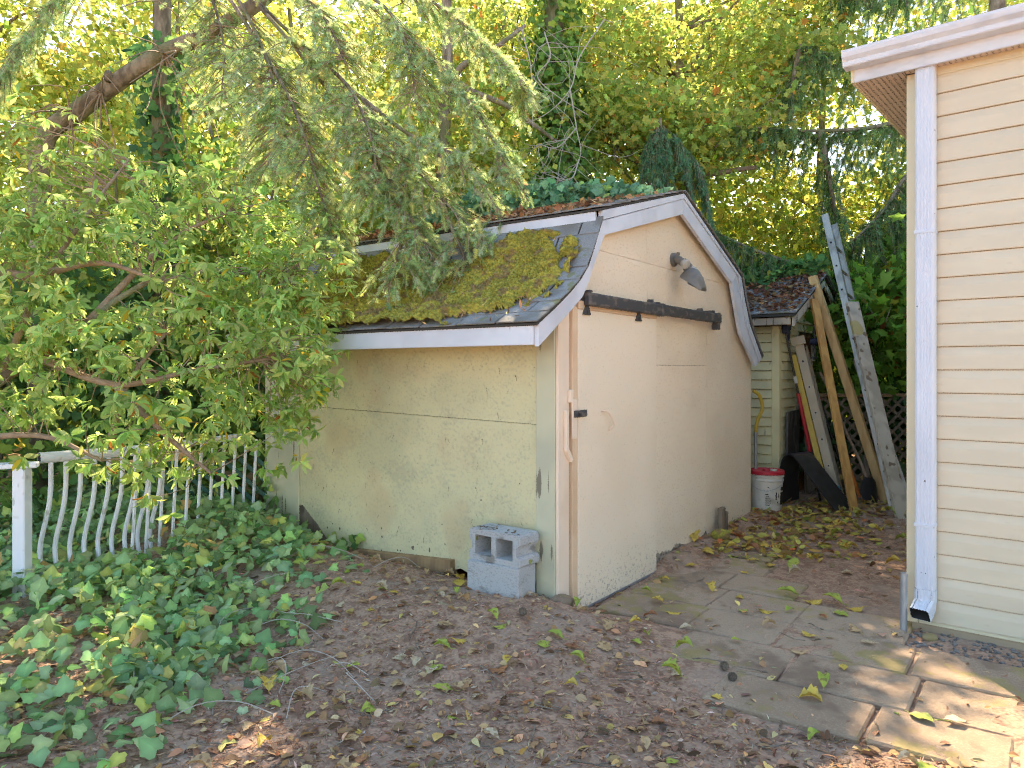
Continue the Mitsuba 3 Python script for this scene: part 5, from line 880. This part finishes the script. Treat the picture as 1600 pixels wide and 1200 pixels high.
n = 110; q_ = R.uniform([-.18, -.085], [.18, .085], (n, 2)); ca, sa = math.cos(rot_b - .06), math.sin(rot_b - .06); pos = np.stack([bx[0] + .005 + q_[:, 0] * ca - q_[:, 1] * sa, bx[1] - .005 + q_[:, 0] * sa + q_[:, 1] * ca, np.full(n, gz + .181 + .193)], 1); pos = pos[(meshkit.noise(pos * 14, 3) > .42)]; n = len(pos)
obj('block_litter', place(LEAF2, pos, rndir(n) * [1, 1, .1], rndir(n, 2.5), R.uniform(.012, .045, n), R.uniform(.2, .9, n)), 'm_flake', color=np.repeat(pal(n, [((.15, .11, .085), 5), ((.24, .17, .12), 3)], .2), 4, 0), kind='stuff', label='dark needles and crumbs lying on top of the block stack')
tw_ = []
for _ in range(150):
    y_ = 2.5 + 4.5 * R.random() ** 1.3; x_ = R.uniform(-.35, .5) * y_ * 1.2; a_ = R.uniform(0, 6.3); L_ = R.uniform(.04, .18)
    if not outside(np.array(x_), np.array(y_)) or (paved(np.float64(x_), np.float64(y_)) > .5 and R.random() < .7): continue
    p_ = [np.array([x_ + math.cos(a_) * L_ * s_ + R.normal(0, .006), y_ + math.sin(a_) * L_ * s_ + R.normal(0, .006), 0]) for s_ in (-.5, -.1, .2, .5)]
    for q_ in p_: q_[2] = float(height(q_[0], q_[1])) + .010 + .014 * float(paved(q_[0], q_[1]))
    tw_.append(tube(p_, [.004, .0035, .003, .002], 5))
obj('fallen_twigs', cat(tw_), 'm_weathered', kind='stuff', label='thin dead twigs scattered over the ground')
n = 70; y_ = R.uniform(.2, 2.4, n); z_ = .35 + 1.25 * R.random(n) ** 1.4; pos = shedpts(np.full(n, -.006), y_, z_); al_ = rndir(n) * .5 + [0, 0, -1]
obj('wall_needles', place((np.array([[-.05, 0, 0], [.05, 0, 0], [.02, 1, .02]]), np.array([[0, 1, 2]])), pos, al_ - np.outer(al_ @ [*(-D), 0], [*(-D), 0]), np.tile([*(-D), 0.], (n, 1)), R.uniform(.015, .055, n)), 'm_weathered', kind='stuff', label='dead needles stuck to the stucco side wall')

# fallen leaves that can be told apart: one object each
def leafcol(name, a, b, c_):
    def f(p, n, uv): return mix(mix(a, b, smoothstep(.35, .65, fbm(p.x * 34, p.y * 34, p.z * 34, 2))), c_, smoothstep(.66, .74, noise(p.x * 70, p.y * 70, p.z * 70)) * .8)
    scene[name] = {'type': 'twosided', 'bsdf': {'type': 'principled', 'base_color': pr(f), 'roughness': .6, 'specular': .4}}
KINDS = [('m_fall_green', (.36, .40, .06), (.26, .33, .05), (.20, .14, .05), 'yellow green', 'yellow green fallen leaves'), ('m_fall_tan', (.46, .32, .17), (.38, .25, .12), (.20, .12, .06), 'dry tan', 'dry tan fallen leaves'),
         ('m_fall_yellow', (.58, .42, .07), (.48, .34, .06), (.26, .15, .05), 'yellow', 'yellow fallen leaves'), ('m_fall_rust', (.34, .15, .06), (.26, .11, .05), (.14, .07, .04), 'rust brown', 'rust brown fallen leaves'), ('m_fall_pale', (.50, .41, .27), (.42, .33, .20), (.26, .18, .10), 'pale cream', 'pale cream fallen leaves')]
for a in KINDS: leafcol(*a[:4])
def leafmesh(kind, curl, fold):
    u = np.linspace(0, 1, 9); hw = np.array([.02, .16, .26, .31, .31, .27, .20, .10, .0]) if kind == 0 else np.array([.02, .34, .22, .46, .30, .42, .20, .16, .0]); V = []
    for i, t in enumerate(u):
        z = curl * math.sin(t * 2.6) ; V += [(-hw[i], t, z + fold * hw[i] + .03 * math.sin(i * 2.1)), (-hw[i] * .5, t, z + fold * hw[i] * .35), (0, t, z), (hw[i] * .5, t, z + fold * hw[i] * .35), (hw[i], t, z + fold * hw[i] * .9 - .03 * math.sin(i * 1.7))]
    i, j = np.meshgrid(np.arange(8), np.arange(4), indexing='ij'); a = (i * 5 + j).ravel(); F = np.vstack([np.stack([a, a + 1, a + 6], 1), np.stack([a, a + 6, a + 5], 1)])
    s = tube([(0, -.30, .02), (0, .02, 0)], .012, 4); return cat([(np.array(V), F), s])
VAR = [leafmesh(k_, c_, f_) for k_ in (0, 0, 1) for c_, f_ in ((.05, .15), (.16, .5), (.28, .9), (-.10, -.3))]
VPLY = {}
def zone(x, y):
    q = np.array([x, y]) - C; t, o = q @ D, q @ N
    if y > 6.6: return 'on the path below the bucket and leaning timber'
    if y > 5.3: return 'on the path along the shed front wall' if o < .55 else 'on the path behind the steel pipe'
    if paved(np.float64(x), np.float64(y)) > .5: return 'on the paving near the shed door' if o < .9 else 'on the paving near the house' if x > 1.5 else 'on the front paving'
    if y > 4.15: return 'on the litter along the shed side wall'
    if x < -.75: return 'on the litter at the edge of the ivy'
    if x > .85: return 'on bare ground in front of the paving'
    return 'on the needle litter before the block stack' if y > 3.35 else 'on the nearest needle litter'
def leaf_at(x, y, kind, size, rot, var, tilt=0., where=''):
    m_, lab = KINDS[kind][0], KINDS[kind][4]; k = num('fallen_leaf'); used.add(k)
    if (m_, var) not in VPLY: VPLY[(m_, var)] = mikit.ply(VAR[var], m_, smooth=True)
    z = float(height(x, y)) + .010 + .016 * float(paved(np.float64(x), np.float64(y)))
    scene[k] = {**VPLY[(m_, var)], 'to_world': T().translate([x, y, z]).rotate([0, 0, 1], rot).rotate([1, 0, 0], tilt).scale(size)}
    w = f"{'large' if size > .098 else 'small' if size < .07 else ''} {lab} {'lobed' if var > 7 else ('flat', 'cupped', 'curled', 'arched')[var % 4]} leaf lying {where}".strip()
    labels[k] = {'label': w, 'category': 'leaf', 'group': w.replace(' leaf ', ' leaves ')}
pts_ = []
def trial(n, xa, xb, ya, yb, wts, s0, s1):
    c = 0
    while c < n:
        x, y = R.uniform(xa, xb), R.uniform(ya, yb)
        if not outside(np.array(x), np.array(y)) or (x < -1.3 and y > 3.0) or any((x - a) ** 2 + (y - b) ** 2 < .0035 for a, b in pts_): continue
        if paved(np.float64(x), np.float64(y)) > .5 and y < 5.2 and R.random() < .72: continue
        pts_.append((x, y)); leaf_at(x, y, int(R.choice(5, p=wts)), R.uniform(s0, s1), R.uniform(0, 360), int(R.integers(0, 12)), R.normal(4, 9), zone(x, y)); c += 1
trial(120, -1.5, 2.0, 2.5, 4.6, [.16, .42, .12, .12, .18], .055, .105)
trial(34, -1.2, .25, 4.2, 5.2, [.12, .5, .1, .16, .12], .05, .085)
trial(98, 1.4, 3.9, 5.4, 8.0, [.22, .12, .46, .10, .10], .07, .14)
trial(14, .6, 2.0, 3.4, 5.3, [.35, .15, .4, .05, .05], .06, .11)
for x, y, k_, s_, r_ in ((1.83, 3.16, 0, .17, 70), (1.74, 3.22, 0, .12, 200), (1.93, 3.13, 4, .10, 95), (.83, 3.62, 4, .10, 10), (.30, 4.50, 4, .11, 80), (-.19, 4.62, 0, .11, 100), (-.08, 4.02, 0, .09, 40), (-.03, 3.97, 0, .09, 120), (.27, 3.88, 0, .10, 60), (-.42, 3.55, 0, .11, 300), (-.27, 3.40, 0, .11, 80), (-.62, 3.22, 0, .11, 20), (-.55, 3.78, 4, .10, 150), (1.05, 4.55, 2, .10, 80), (1.62, 4.55, 2, .10, 60), (1.90, 4.86, 0, .15, 70), (2.02, 4.80, 2, .14, 100), (2.12, 4.72, 0, .14, 40), (2.22, 4.66, 2, .12, 100)):
    leaf_at(x, y, k_, s_, r_, int(R.integers(0, 8)), 5, zone(x, y))
def cone_mesh():
    ms = [trimesh.creation.icosphere(1, 1.0)]; ms = [(np.array(ms[0].vertices) * [.6, .6, .9], np.array(ms[0].faces))]
    for i in range(44):
        t = i / 43; a = i * 2.4; z = -.85 + 1.7 * t; r = .72 * math.sin(math.pi * (.12 + .8 * (1 - t))) + .12; M = frame([-math.sin(a), math.cos(a), 0], unit(np.array([math.cos(a), math.sin(a), .5])), unit(np.array([-.5 * math.cos(a), -.5 * math.sin(a), 1])), [r * math.cos(a) * .7, r * math.sin(a) * .7, z]); ms.append(xf(M, cbox(-.2, .2, -.1, .32, -.05, .05, .03)))
    return cat(ms)
CM = cone_mesh()
for x, y, lb in ((1.065, 3.70, 'small dark pine cone on the ground, farther of the two below the pale leaf'), (1.07, 3.58, 'small dark pine cone on the ground, nearer of the two below the pale leaf'), (.06, 4.10, 'small dark pine cone among green leaves in front of the block stack')):
    obj('pine_cone', CM, 'm_weathered', M=frame([.026, 0, 0], [0, .006, .025], [0, -.027, .006], [x, y, float(height(x, y)) + .022]), label=lb, cat_='pine cone')
